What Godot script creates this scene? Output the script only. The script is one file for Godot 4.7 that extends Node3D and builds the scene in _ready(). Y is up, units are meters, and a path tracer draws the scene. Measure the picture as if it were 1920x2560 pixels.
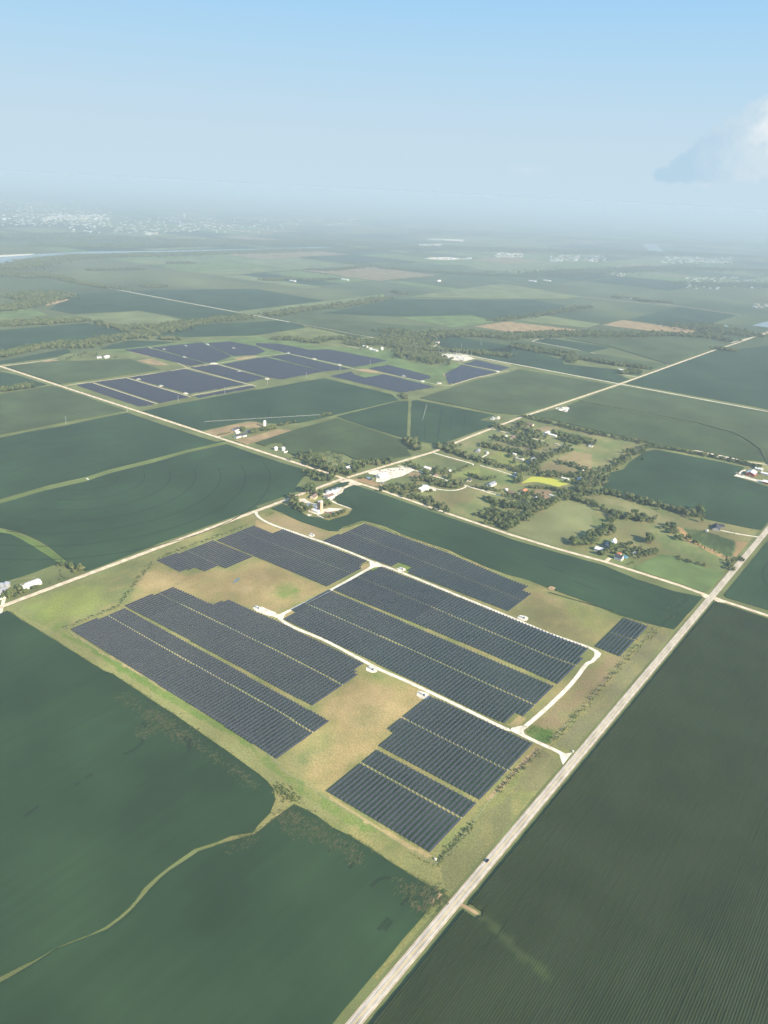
extends Node3D
# Aerial view of farmland with a solar park. World axes follow the survey grid: -z runs along the paved road, x along the gravel cross road.

const EYE := 603.0
const FOCAL := 1927.0
var rng := RandomNumberGenerator.new()
var names := {}
var M := {}
var cam_right := Vector3.ZERO
var cam_down := Vector3.ZERO
var cam_ahead := Vector3.ZERO
# origin x, origin y and scale of the enlarged views in which positions were read off
const VIEW := {"F": [0.0, 0.0, 1.15732], "21": [0.0, 440.0, 0.57866], "22": [960.0, 440.0, 0.57866], "31": [0.0, 800.0, 0.38577], "32": [640.0, 800.0, 0.38577], "33": [1280.0, 800.0, 0.38577],
	"41": [0.0, 1200.0, 0.38577], "42": [640.0, 1200.0, 0.38577], "43": [1280.0, 1200.0, 0.38577], "51": [0.0, 1600.0, 0.38577], "52": [640.0, 1600.0, 0.38577], "53": [1280.0, 1500.0, 0.38577],
	"61": [0.0, 2080.0, 0.38577], "62": [640.0, 2080.0, 0.38577], "a": [960.0, 1020.0, 0.16878], "b": [1200.0, 1020.0, 0.16878], "c": [1200.0, 1180.0, 0.16878], "d": [700.0, 1080.0, 0.16878],
	"e": [1600.0, 1100.0, 0.19289], "f": [900.0, 830.0, 0.24111], "g": [500.0, 1020.0, 0.14467], "h": [720.0, 1200.0, 0.096444], "i": [1420.0, 1300.0, 0.13261], "j": [0.0, 1420.0, 0.072333],
	"k1": [800.0, 1860.0, 0.19289], "k2": [1060.0, 1730.0, 0.18083], "k3": [940.0, 1730.0, 0.13261], "k4": [640.0, 1660.0, 0.13261], "k5": [160.0, 1500.0, 0.14467], "k6": [1380.0, 1500.0, 0.16878],
	"k7": [700.0, 1460.0, 0.15672], "k8": [1180.0, 1640.0, 0.18083], "p": [0.0, 0.0, 1.0]}


# ---------------------------------------------------------------- places
func ground(px: float, py: float) -> Vector2:
	var d := (px - 960.0) * cam_right + (py - 1280.0) * cam_down + FOCAL * cam_ahead
	var t := EYE / maxf(-d.y, 0.5)
	return Vector2(d.x * t, d.z * t)


func at(view: String, x: float, y: float) -> Vector2:
	var o: Array = VIEW[view]
	return ground(o[0] + x * o[2], o[1] + y * o[2])


func Z(view: String, xy: Array) -> PackedVector2Array:
	var out := PackedVector2Array()
	for i in range(0, xy.size(), 2):
		out.append(at(view, xy[i], xy[i + 1]))
	return out


func J(lists: Array) -> PackedVector2Array:
	var out := PackedVector2Array()
	for l in lists:
		out.append_array(l)
	return out


# ---------------------------------------------------------------- meshes
class MB:
	var v := PackedVector3Array()
	var n := PackedVector3Array()
	var c := PackedColorArray()
	var ix := PackedInt32Array()
	var col := Color.WHITE
	var colored := false

	func tri(a: Vector3, b: Vector3, d: Vector3) -> void:
		var no := (b - a).cross(d - a).normalized()
		var k := v.size()
		v.append(a); v.append(b); v.append(d)
		for i in 3:
			n.append(no)
			c.append(col)
		ix.append(k); ix.append(k + 2); ix.append(k + 1)

	func quad(a: Vector3, b: Vector3, d: Vector3, e: Vector3) -> void:
		var no := (b - a).cross(d - a).normalized()
		var k := v.size()
		v.append(a); v.append(b); v.append(d); v.append(e)
		for i in 4:
			n.append(no)
			c.append(col)
		ix.append(k); ix.append(k + 2); ix.append(k + 1); ix.append(k); ix.append(k + 3); ix.append(k + 2)

	# a box given its frame: centre o and half axes x, y, z (right handed)
	func obox(o: Vector3, x: Vector3, y: Vector3, z: Vector3, bottom := true) -> void:
		quad(o - x + y + z, o + x + y + z, o + x + y - z, o - x + y - z)
		if bottom:
			quad(o - x - y - z, o + x - y - z, o + x - y + z, o - x - y + z)
		quad(o - x - y + z, o + x - y + z, o + x + y + z, o - x + y + z)
		quad(o + x - y - z, o - x - y - z, o - x + y - z, o + x + y - z)
		quad(o + x - y + z, o + x - y - z, o + x + y - z, o + x + y + z)
		quad(o - x - y - z, o - x - y + z, o - x + y + z, o - x + y - z)

	func box(lo: Vector3, hi: Vector3, bottom := true) -> void:
		var h := (hi - lo) / 2.0
		obox((lo + hi) / 2.0, Vector3(h.x, 0, 0), Vector3(0, h.y, 0), Vector3(0, 0, h.z), bottom)

	# a bar from a to b with radius r, k sides
	func bar(a: Vector3, b: Vector3, r: float, k := 4, r2 := -1.0) -> void:
		if r2 < 0.0:
			r2 = r
		var d := (b - a).normalized()
		var s := d.cross(Vector3.UP if absf(d.y) < 0.9 else Vector3.RIGHT).normalized()
		var t := s.cross(d)
		for i in k:
			var p := TAU * i / k
			var q := TAU * (i + 1) / k
			var e := s * cos(p) + t * sin(p)
			var f := s * cos(q) + t * sin(q)
			quad(a + f * r, a + e * r, b + e * r2, b + f * r2)

	# a body turned about the y axis through o: profile of (radius, height)
	func lathe(o: Vector3, prof: Array, k := 16) -> void:
		for i in k:
			var p := TAU * i / k
			var q := TAU * (i + 1) / k
			var e := Vector3(cos(p), 0, sin(p))
			var f := Vector3(cos(q), 0, sin(q))
			for j in prof.size() - 1:
				var a: Vector2 = prof[j]
				var b: Vector2 = prof[j + 1]
				var up := Vector3.UP
				if b.x < 0.001:
					tri(o + f * a.x + up * a.y, o + e * a.x + up * a.y, o + up * b.y)
				elif a.x < 0.001:
					tri(o + up * a.y, o + e * b.x + up * b.y, o + f * b.x + up * b.y)
				else:
					quad(o + f * a.x + up * a.y, o + e * a.x + up * a.y, o + e * b.x + up * b.y, o + f * b.x + up * b.y)

	# a flat polygon at height y with walls down to y0
	func slab(p: PackedVector2Array, y: float, y0 := 0.0) -> void:
		if Geometry2D.is_polygon_clockwise(p):
			p.reverse()
		var t := Geometry2D.triangulate_polygon(p)
		var k := v.size()
		for q in p:
			v.append(Vector3(q.x, y, q.y))
			n.append(Vector3.UP)
			c.append(col)
		for i in range(0, t.size(), 3):
			var a := p[t[i]]
			var b := p[t[i + 1]]
			var d := p[t[i + 2]]
			if (b - a).cross(d - a) > 0.0:
				ix.append(k + t[i]); ix.append(k + t[i + 1]); ix.append(k + t[i + 2])
			else:
				ix.append(k + t[i]); ix.append(k + t[i + 2]); ix.append(k + t[i + 1])
		if y - y0 > 0.002:
			var w := p.size()
			var area := 0.0
			for i in w:
				area += p[i].cross(p[(i + 1) % w])
			for i in w:
				var a := p[i]
				var b := p[(i + 1) % w]
				if area < 0.0:
					var s := a
					a = b
					b = s
				quad(Vector3(b.x, y0, b.y), Vector3(a.x, y0, a.y), Vector3(a.x, y, a.y), Vector3(b.x, y, b.y))

	# a strip along a line of points
	func ribbon(p: PackedVector2Array, width: float, y: float, shift := 0.0, y0 := -1.0) -> void:
		var l := PackedVector2Array()
		var r := PackedVector2Array()
		for i in p.size():
			var d := (p[mini(i + 1, p.size() - 1)] - p[maxi(i - 1, 0)]).normalized()
			var s := Vector2(-d.y, d.x)
			l.append(p[i] + s * (shift - width / 2.0))
			r.append(p[i] + s * (shift + width / 2.0))
		for i in p.size() - 1:
			var a := Vector3(l[i].x, y, l[i].y)
			var b := Vector3(r[i].x, y, r[i].y)
			var d := Vector3(r[i + 1].x, y, r[i + 1].y)
			var e := Vector3(l[i + 1].x, y, l[i + 1].y)
			quad(a, b, d, e)
			if y0 >= 0.0:
				var dn := Vector3(0, y0 - y, 0)
				quad(e + dn, a + dn, a, e)
				quad(b + dn, d + dn, d, b)

	func commit(mesh: ArrayMesh = null) -> ArrayMesh:
		if mesh == null:
			mesh = ArrayMesh.new()
		var arr := []
		arr.resize(Mesh.ARRAY_MAX)
		arr[Mesh.ARRAY_VERTEX] = v
		arr[Mesh.ARRAY_NORMAL] = n
		if colored:
			arr[Mesh.ARRAY_COLOR] = c
		arr[Mesh.ARRAY_INDEX] = ix
		mesh.add_surface_from_arrays(Mesh.PRIMITIVE_TRIANGLES, arr)
		return mesh


func smooth_line(p: PackedVector2Array, k := 6) -> PackedVector2Array:
	var out := PackedVector2Array()
	for i in p.size() - 1:
		var a := p[maxi(i - 1, 0)]
		var b := p[i]
		var c := p[i + 1]
		var d := p[mini(i + 2, p.size() - 1)]
		for j in k:
			out.append(b.cubic_interpolate(c, a, d, float(j) / k))
	out.append(p[p.size() - 1])
	return out


# an outline with an uneven edge: cut into pieces of about step metres, each moved by up to amp
func ragged(p: PackedVector2Array, step: float, amp: float) -> PackedVector2Array:
	for tries in 4:
		var q := roughened(p, step, amp)
		if not Geometry2D.triangulate_polygon(q).is_empty():
			return q
		amp *= 0.5
	return p


func roughened(p: PackedVector2Array, step: float, amp: float) -> PackedVector2Array:
	var out := PackedVector2Array()
	for i in p.size():
		var a := p[i]
		var b := p[(i + 1) % p.size()]
		var m := clampi(int(a.distance_to(b) / step), 1, 90)
		for j in m:
			var q := a.lerp(b, float(j) / m)
			out.append(q + Vector2(rng.randf_range(-amp, amp), rng.randf_range(-amp, amp)))
	return out


# ---------------------------------------------------------------- names and nodes
func numbered(called: String) -> String:
	var k: int = names.get(called, 0)
	names[called] = k + 1
	return called if k == 0 else "%s_%03d" % [called, k]


func tag(o: Node, label: String, category: String, group := "", kind := "") -> Node:
	o.set_meta("label", label)
	o.set_meta("category", category)
	if group != "":
		o.set_meta("group", group)
	if kind != "":
		o.set_meta("kind", kind)
	return o


func thing(called: String, pos: Vector3, label: String, category: String, group := "", turn := 0.0) -> Node3D:
	var o := Node3D.new()
	o.name = numbered(called)
	add_child(o)
	o.position = pos
	o.rotation.y = turn
	tag(o, label, category, group)
	return o


func part(called: String, mesh: Mesh, mat: Material, parent: Node, stuff := false) -> MeshInstance3D:
	var o := MeshInstance3D.new()
	o.name = called
	o.mesh = mesh
	o.material_override = mat
	parent.add_child(o, true)
	if stuff:
		o.set_meta("kind", "stuff")
	return o


func single(called: String, mesh: Mesh, mat: Material, label: String, category: String, group := "", kind := "") -> MeshInstance3D:
	var o := MeshInstance3D.new()
	o.name = numbered(called)
	o.mesh = mesh
	o.material_override = mat
	add_child(o)
	tag(o, label, category, group, kind)
	return o


func structure(called: String, mesh: Mesh, mat: Material) -> MeshInstance3D:
	var o := MeshInstance3D.new()
	o.name = numbered(called)
	o.mesh = mesh
	o.material_override = mat
	add_child(o)
	o.set_meta("kind", "structure")
	return o


# ---------------------------------------------------------------- materials
func srgb(l: Color) -> Color:
	return l.linear_to_srgb()


func noise(seed_: int, freq: float, oct := 4) -> FastNoiseLite:
	var f := FastNoiseLite.new()
	f.seed = seed_
	f.noise_type = FastNoiseLite.TYPE_SIMPLEX_SMOOTH
	f.frequency = freq
	f.fractal_octaves = oct
	return f


# grey texture whose values lie between lo and 1; streak stretches it along one axis
func grain(seed_: int, size: int, freq: float, lo: float, sx := 1.0, sy := 1.0, oct := 4) -> ImageTexture:
	var f := noise(seed_, freq, oct)
	var im := Image.create(size, size, false, Image.FORMAT_RGB8)
	var blend := size / 8
	for y in size:
		for x in size:
			var g := f.get_noise_2d(x * sx, y * sy)
			if x < blend:
				g = lerpf(f.get_noise_2d((x + size) * sx, y * sy), g, float(x) / blend)
			if y < blend:
				g = lerpf(f.get_noise_2d(x * sx, (y + size) * sy), g, float(y) / blend)
			g = clampf(0.5 + g * 0.9, 0.0, 1.0)
			var q := lo + (1.0 - lo) * g
			im.set_pixel(x, y, Color(q, q, q))
	var t := ImageTexture.create_from_image(im)
	t.set_meta("mean", pow(lo + (1.0 - lo) * 0.5, 2.2))
	return t


# lin is the mean base colour; the textures only vary it
func mat(called: String, lin: Color, rough := 0.9, coarse: Texture2D = null, metres := 256.0, fine: Texture2D = null, fine_m := 16.0) -> StandardMaterial3D:
	var m := StandardMaterial3D.new()
	m.resource_name = called
	for t in [coarse, fine]:
		if t:
			lin = Color(lin.r / t.get_meta("mean"), lin.g / t.get_meta("mean"), lin.b / t.get_meta("mean"))
	m.albedo_color = srgb(lin)
	m.roughness = rough
	m.metallic_specular = 0.3
	if coarse:
		m.albedo_texture = coarse
		m.uv1_triplanar = true
		m.uv1_world_triplanar = true
		m.uv1_scale = Vector3.ONE / metres
	if fine:
		m.detail_enabled = true
		m.detail_blend_mode = BaseMaterial3D.BLEND_MODE_MUL
		m.detail_uv_layer = BaseMaterial3D.DETAIL_UV_2
		m.detail_albedo = fine
		m.uv2_triplanar = true
		m.uv2_world_triplanar = true
		m.uv2_scale = Vector3.ONE / fine_m
	M[called] = m
	return m


func make_materials() -> void:
	var drift := grain(11, 384, 0.010, 0.80, 1.0, 1.0, 5)
	var rows_z := grain(12, 384, 0.03, 0.935, 1.6, 0.10, 4)
	var rows_x := grain(13, 384, 0.03, 0.935, 0.10, 1.6, 4)
	var speck := grain(14, 512, 0.16, 0.76, 1.0, 1.0, 4)
	var mow := grain(15, 512, 0.16, 0.80, 1.0, 0.45, 4)
	var wear := grain(17, 384, 0.09, 0.84, 1.0, 0.04, 3)
	var pebble := grain(16, 256, 0.3, 0.82, 1.0, 1.0, 2)
	mat("soy", Color(0.029, 0.062, 0.026), 0.85, drift, 900.0, rows_z, 310.0)
	mat("soy_across", Color(0.030, 0.064, 0.028), 0.85, drift, 1100.0, rows_x, 330.0)
	mat("soy_light", Color(0.055, 0.105, 0.036), 0.85, drift, 500.0, rows_x, 90.0)
	mat("corn", Color(0.056, 0.086, 0.030), 0.85, drift, 700.0, rows_z, 280.0)
	mat("corn_across", Color(0.068, 0.098, 0.038), 0.85, drift, 800.0, rows_x, 290.0)
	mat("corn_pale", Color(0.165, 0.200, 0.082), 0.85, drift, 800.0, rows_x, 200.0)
	mat("hay", Color(0.130, 0.190, 0.062), 0.9, drift, 400.0, rows_x, 90.0)
	mat("stubble", Color(0.34, 0.25, 0.13), 0.95, drift, 200.0, rows_x, 30.0)
	mat("dry", Color(0.24, 0.20, 0.11), 0.95, drift, 420.0, speck, 130.0)
	mat("pasture", Color(0.150, 0.165, 0.070), 0.95, drift, 450.0, speck, 140.0)
	mat("verge", Color(0.160, 0.185, 0.068), 0.95, drift, 460.0, speck, 110.0)
	mat("waterway", Color(0.130, 0.195, 0.048), 0.95, drift, 300.0, speck, 90.0)
	var turf := mat("turf", Color.WHITE, 0.95, drift, 640.0, mow, 170.0)
	turf.vertex_color_use_as_albedo = true
	var land := mat("land", Color.WHITE, 0.95, drift, 2600.0, speck, 700.0)
	land.vertex_color_use_as_albedo = true
	mat("gravel", Color(0.72, 0.60, 0.43), 0.95, drift, 60.0, pebble, 8.0)
	mat("white_gravel", Color(0.78, 0.72, 0.58), 0.95, drift, 60.0, pebble, 8.0)
	mat("dirt", Color(0.42, 0.30, 0.17), 0.95, drift, 60.0, speck, 14.0)
	mat("pavement", Color(0.50, 0.45, 0.37), 0.8, drift, 90.0, wear, 40.0)
	mat("shoulder", Color(0.56, 0.47, 0.35), 0.95, drift, 50.0, speck, 9.0)
	mat("yellow_paint", Color(0.80, 0.62, 0.20), 0.7)
	mat("white_paint", Color(0.80, 0.79, 0.75), 0.7)
	mat("track", Color(0.013, 0.020, 0.012), 0.9)
	mat("bare_soil", Color(0.13, 0.118, 0.060), 0.95, null, 1.0, speck, 12.0)
	mat("weeds", Color(0.062, 0.094, 0.034), 0.95, null, 1.0, speck, 12.0)
	var glass := mat("panel_glass", Color(0.022, 0.025, 0.037), 0.2)
	glass.metallic_specular = 0.55
	mat("aluminium", Color(0.26, 0.27, 0.30), 0.5).metallic = 0.3
	mat("steel", Color(0.36, 0.37, 0.38), 0.5).metallic = 0.5
	mat("pole_wood", Color(0.20, 0.16, 0.12), 0.9)
	mat("white_metal", Color(0.80, 0.80, 0.78), 0.5)
	mat("white_wall", Color(0.76, 0.75, 0.71), 0.8)
	mat("cream_wall", Color(0.62, 0.55, 0.43), 0.8)
	mat("grey_wall", Color(0.36, 0.36, 0.36), 0.8)
	mat("red_wall", Color(0.36, 0.055, 0.045), 0.7)
	mat("grey_roof", Color(0.30, 0.32, 0.35), 0.55)
	mat("dark_roof", Color(0.065, 0.068, 0.085), 0.8)
	mat("brown_roof", Color(0.22, 0.155, 0.13), 0.85)
	mat("blue_roof", Color(0.26, 0.36, 0.47), 0.5)
	mat("orange_roof", Color(0.58, 0.22, 0.11), 0.8)
	mat("window_glass", Color(0.03, 0.035, 0.045), 0.1)
	mat("door_paint", Color(0.30, 0.30, 0.29), 0.6)
	mat("galvanised", Color(0.55, 0.57, 0.59), 0.4).metallic = 0.5
	mat("silo_stave", Color(0.56, 0.48, 0.35), 0.8)
	mat("silo_brown", Color(0.10, 0.07, 0.07), 0.45)
	mat("cabinet", Color(0.66, 0.68, 0.70), 0.5)
	mat("cabinet_blue", Color(0.12, 0.17, 0.24), 0.5)
	mat("rubber", Color(0.02, 0.02, 0.02), 0.8)
	mat("car_paint", Color(0.012, 0.018, 0.05), 0.25)
	mat("car_silver", Color(0.35, 0.36, 0.38), 0.3)
	mat("red_paint", Color(0.38, 0.05, 0.04), 0.5)
	mat("pool_water", Color(0.08, 0.30, 0.45), 0.1)
	mat("water", Color(0.16, 0.22, 0.24), 0.12)
	mat("duckweed", Color(0.50, 0.52, 0.08), 0.9, null, 1.0, speck, 20.0)
	mat("bark", Color(0.09, 0.07, 0.05), 0.95)
	var greens := [Color(0.095, 0.130, 0.042), Color(0.125, 0.160, 0.054), Color(0.175, 0.190, 0.080), Color(0.066, 0.100, 0.038)]
	for i in greens.size():
		var m := mat("leaf_%d" % i, greens[i], 0.8)
		m.backlight_enabled = true
		m.backlight = Color(0.25, 0.3, 0.12)
	var lm := mat("leaf_many", Color.WHITE, 0.8)
	lm.vertex_color_use_as_albedo = true
	lm.backlight_enabled = true
	lm.backlight = Color(0.25, 0.3, 0.12)


# ---------------------------------------------------------------- air, sun and camera
func make_view() -> void:
	var cam := Camera3D.new()
	cam.name = "camera"
	# camera axes in (right, up, ahead) of the level view, then turned onto the survey grid
	var rt := Vector3(0.99867109, 0.05153693, 0.0)
	var up := Vector3(0.04755868, -0.92158147, -0.38526066)
	var fh := Vector3(0.01985515, -0.38474868, 0.9228078)
	var th := deg_to_rad(53.2)
	var u := Vector2(sin(th), -cos(th))
	var w := Vector2(cos(th), sin(th))
	var axes := []
	for i in 3:
		var flat := Vector2(rt[i], fh[i])
		axes.append(Vector3(flat.dot(u), up[i], -flat.dot(w)))
	cam_right = axes[0]
	cam_down = axes[1]
	cam_ahead = axes[2]
	cam.transform = Transform3D(Basis(cam_right, -cam_down, -cam_ahead), Vector3(0, EYE, 0)).orthonormalized()
	cam.fov = 67.188
	cam.near = 1.0
	cam.far = 200000.0
	add_child(cam)
	cam.current = true

	var env := Environment.new()
	env.background_mode = Environment.BG_SKY
	env.tonemap_mode = Environment.TONE_MAPPER_LINEAR
	env.tonemap_exposure = 1.95
	env.sdfgi_enabled = true
	env.ssao_enabled = true
	env.ssil_enabled = true
	env.fog_enabled = true
	env.fog_density = 0.00008
	env.fog_light_color = Color(0.835, 0.937, 1.0)
	env.volumetric_fog_enabled = true
	env.volumetric_fog_density = 0.0
	var sky := Sky.new()
	var pm := PanoramaSkyMaterial.new()
	pm.panorama = sky_picture()
	sky.sky_material = pm
	env.sky = sky
	env.background_energy_multiplier = 0.513
	var we := WorldEnvironment.new()
	we.name = "air"
	we.environment = env
	add_child(we)

	var sun := DirectionalLight3D.new()
	sun.name = "sun"
	sun.light_energy = 1.6
	sun.light_color = Color(1.0, 0.93, 0.82)
	sun.light_angular_distance = 0.55
	sun.shadow_enabled = true
	add_child(sun)
	var el := deg_to_rad(28.0)
	sun.look_at_from_position(Vector3.ZERO, Vector3(-0.9965 * cos(el), -sin(el), -0.083 * cos(el)), Vector3.UP)


# thicker haze lying over the river lowland, from about five kilometres out to the horizon
func make_haze_bank() -> void:
	var h := FogVolume.new()
	h.name = "haze_bank"
	h.shape = RenderingServer.FOG_VOLUME_SHAPE_BOX
	h.size = Vector3(150000.0, 590.0, 70000.0)
	var m := FogMaterial.new()
	m.density = 0.000055
	m.albedo = Color(0.82, 0.935, 1.0)
	h.material = m
	add_child(h)
	var away := Vector2(cam_ahead.x, cam_ahead.z).normalized()
	h.rotation.y = atan2(-away.x, -away.y)
	var c := away * (3900.0 + 35000.0)
	h.position = Vector3(c.x, 296.0, c.y)
	tag(h, "pale blue haze over the far river lowland", "haze", "", "stuff")


# clear air with one cumulus and a few wisps, by azimuth and elevation in degrees
func sky_picture() -> ImageTexture:
	var w := 3072
	var h := 1536
	var im := Image.create(w, h, false, Image.FORMAT_RGBF)
	var stops := [[-90.0, Color(0.50, 0.62, 0.70)], [0.0, Color(0.571, 0.730, 0.842)], [1.6, Color(0.568, 0.724, 0.836)], [3.0, Color(0.560, 0.718, 0.834)], [5.0, Color(0.530, 0.710, 0.850)], [8.0, Color(0.455, 0.690, 0.880)], [11.5, Color(0.365, 0.640, 0.910)], [25.0, Color(0.24, 0.47, 0.80)], [50.0, Color(0.15, 0.33, 0.66)], [90.0, Color(0.11, 0.26, 0.57)]]
	for y in h:
		var e := 90.0 - (y + 0.5) / h * 180.0
		var c: Color = stops[stops.size() - 1][1]
		for i in stops.size() - 1:
			if e >= stops[i][0] and e < stops[i + 1][0]:
				var f: float = (e - stops[i][0]) / (stops[i + 1][0] - stops[i][0])
				c = stops[i][1].lerp(stops[i + 1][1], f)
				break
		im.fill_rect(Rect2i(0, y, w, 1), c)
	var f := noise(71, 0.55, 5)
	var f2 := noise(72, 0.9, 4)
	# puffs: azimuth, elevation, radius across, radius up, thickness
	var base := az_el(1905.0, 400.0)
	var puffs := [[-5.4, -1.05, 1.1, 0.5], [-4.2, -0.6, 1.5, 0.95], [-3.0, -0.1, 1.7, 1.5], [-1.7, 0.5, 2.0, 2.1], [-0.2, 1.2, 2.2, 2.5], [1.8, 1.6, 2.6, 2.5], [4.4, 1.0, 3.0, 2.3]]
	for y in range(int((90.0 - 14.0) / 180.0 * h), int((90.0 - 0.5) / 180.0 * h)):
		var e := 90.0 - (y + 0.5) / h * 180.0
		for k in range(-140, 160):
			var a := base.x + k * 360.0 / w
			var x := posmod(int(a / 360.0 * w), w)
			var dx := a - base.x
			var dy := e - base.y
			var wob := f.get_noise_2d(a * 1.6, e * 1.6) * 0.40 + f2.get_noise_2d(a * 4.0, e * 4.0) * 0.22
			var d := 0.0
			for p in puffs:
				var q := Vector2((dx - p[0]) / p[2], (dy - p[1]) / p[3]).length()
				d = maxf(d, 1.0 - q + wob * 0.5)
			d *= clampf((dy + 1.75 + wob * 0.25) * 2.2, 0.0, 1.0)
			if d > 0.0:
				var o := clampf(d * 7.0, 0.0, 1.0) * 0.92
				# water vapour scatters the sun that stands to the right of the cloud
				var billow := f.get_noise_2d(a * 1.3 + 40.0, e * 1.3) * 0.5 + f2.get_noise_2d(a * 3.0, e * 3.0) * 0.3
				var core := clampf(1.15 - Vector2((dx - 1.2) / 2.0, (dy - 1.8) / 1.5).length() + billow * 0.9, 0.0, 1.0) * 0.85
				var body := Color(0.475, 0.655, 0.805).lerp(Color(0.64, 0.77, 0.85), clampf((dx + 4.2) * 0.26 + billow * 0.6, 0.0, 1.0)).lerp(Color(0.97, 0.975, 0.98), core)
				im.set_pixel(x, y, im.get_pixel(x, y).lerp(body, o))
	for wisp in [[1310.0, 425.0, 1.6, 0.35, 0.20], [1760.0, 463.0, 0.6, 0.16, 0.3]]:
		var c := az_el(wisp[0], wisp[1])
		for y in range(int((90.0 - c.y - 1.2) / 180.0 * h), int((90.0 - c.y + 1.2) / 180.0 * h)):
			var e := 90.0 - (y + 0.5) / h * 180.0
			for k in range(-24, 24):
				var a := c.x + k * 360.0 / w
				var x := posmod(int(a / 360.0 * w), w)
				var q := Vector2((a - c.x) / wisp[2], (e - c.y) / wisp[3]).length()
				var d := clampf(1.0 - q + f2.get_noise_2d(a * 6.0, e * 12.0) * 0.9, 0.0, 1.0)
				im.set_pixel(x, y, im.get_pixel(x, y).lerp(Color(0.80, 0.86, 0.92), d * wisp[4]))
	return ImageTexture.create_from_image(im)


func az_el(px: float, py: float) -> Vector2:
	var d := ((px - 960.0) * cam_right + (py - 1280.0) * cam_down + FOCAL * cam_ahead).normalized()
	return Vector2(rad_to_deg(atan2(d.x, -d.z)), rad_to_deg(asin(d.y)))


# ---------------------------------------------------------------- ground
func make_ground() -> void:
	# one sheet out to the horizon, finer near the camera
	var lines: Array[float] = []
	var step := 250.0
	var x := 0.0
	while x < 75000.0:
		lines.append(x)
		if x > 0.0:
			lines.append(-x)
		x += step
		if x > 4000.0:
			step *= 1.22
	lines.sort()
	var f := noise(21, 0.0009, 3)
	var f2 := noise(22, 0.00016, 3)
	var b := MB.new()
	b.colored = true
	var k := lines.size()
	for i in k:
		for j in k:
			var p := Vector3(lines[j], 0.0, lines[i])
			b.v.append(p)
			b.n.append(Vector3.UP)
			var g := clampf(0.5 + f.get_noise_2d(p.x, p.z) * 0.9 + f2.get_noise_2d(p.x, p.z) * 0.4, 0.0, 1.0)
			b.c.append(Color(0.062, 0.098, 0.044).lerp(Color(0.135, 0.158, 0.066), g))
	for i in k - 1:
		for j in k - 1:
			var a := i * k + j
			b.ix.append_array([a, a + 1, a + k + 1, a, a + k + 1, a + k])
	structure("ground", b.commit(), M.land)
	# rough grass of verges and field edges round the park and the houses
	b = MB.new()
	for i in range(-13, 4):
		for j in range(-15, 2):
			var o := Vector2(i * 200.0, j * 200.0)
			b.quad(Vector3(o.x, 0.03, o.y), Vector3(o.x, 0.03, o.y + 200.0), Vector3(o.x + 200.0, 0.03, o.y + 200.0), Vector3(o.x + 200.0, 0.03, o.y))
	structure("grassland", b.commit(), M.verge)


# a sheet of turf over a rectangle, its colour mixed from patches of green and dry grass
func turf(called: String, lo: Vector2, hi: Vector2, cell: float, y: float, zones: Array, seed_: int, green: Color, tan_: Color, share: float) -> void:
	var f := noise(seed_, 0.011, 4)
	var f2 := noise(seed_ + 1, 0.06, 3)
	var f3 := noise(seed_ + 2, 0.03, 3)
	var b := MB.new()
	b.colored = true
	var nx := int((hi.x - lo.x) / cell) + 1
	var nz := int((hi.y - lo.y) / cell) + 1
	for i in nz:
		for j in nx:
			var p := lo + Vector2(j, i) * cell
			b.v.append(Vector3(p.x, y, p.y))
			b.n.append(Vector3.UP)
			var blur := Vector2(f3.get_noise_2d(p.x, p.y), f3.get_noise_2d(p.y + 900.0, p.x)) * 9.0
			var g := share + f.get_noise_2d(p.x, p.y) * 0.75 + f2.get_noise_2d(p.x, p.y * 0.35) * 0.40
			var c := green.lerp(tan_, clampf(g, 0.0, 1.0))
			for zo in zones:
				var q: Vector2 = p + blur * zo[3] * 1.3
				if not Rect2(zo[4]).has_point(q):
					continue
				var cover := 0.0
				if zo[3] < 0.6:
					cover = 1.0 if Geometry2D.is_point_in_polygon(q, zo[0]) else 0.0
				else:
					for t in 7:
						var away := Vector2.ZERO if t == 0 else Vector2(cos(TAU * t / 6.0), sin(TAU * t / 6.0)) * 9.0
						if Geometry2D.is_point_in_polygon(q + away, zo[0]):
							cover += 1.0 / 7.0
				if cover > 0.0:
					var s: float = cover * clampf(zo[2] + f2.get_noise_2d(p.x, p.y * 0.4) * 0.5 + f.get_noise_2d(p.x * 2.0, p.y * 2.0) * 0.25, 0.0, 1.0)
					c = c.lerp(zo[1], s)
			b.c.append(c)
	for i in nz - 1:
		for j in nx - 1:
			var a := i * nx + j
			b.ix.append_array([a, a + 1, a + nx + 1, a, a + nx + 1, a + nx])
	structure(called, b.commit(), M.turf)


func zone(p: PackedVector2Array, c: Color, strength := 0.85, blur := 1.0) -> Array:
	var r := Rect2(p[0], Vector2.ZERO)
	for q in p:
		r = r.expand(q)
	r = r.grow(9.0 if blur >= 0.6 else 0.0)
	return [p, c, strength, blur, r]


const TAN := Color(0.45, 0.345, 0.16)
const OCHRE := Color(0.34, 0.265, 0.115)
const LUSH := Color(0.150, 0.225, 0.048)
const LIME := Color(0.24, 0.28, 0.070)
const OLIVE := Color(0.190, 0.215, 0.080)
const MOWN := Color(0.25, 0.24, 0.105)


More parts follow.
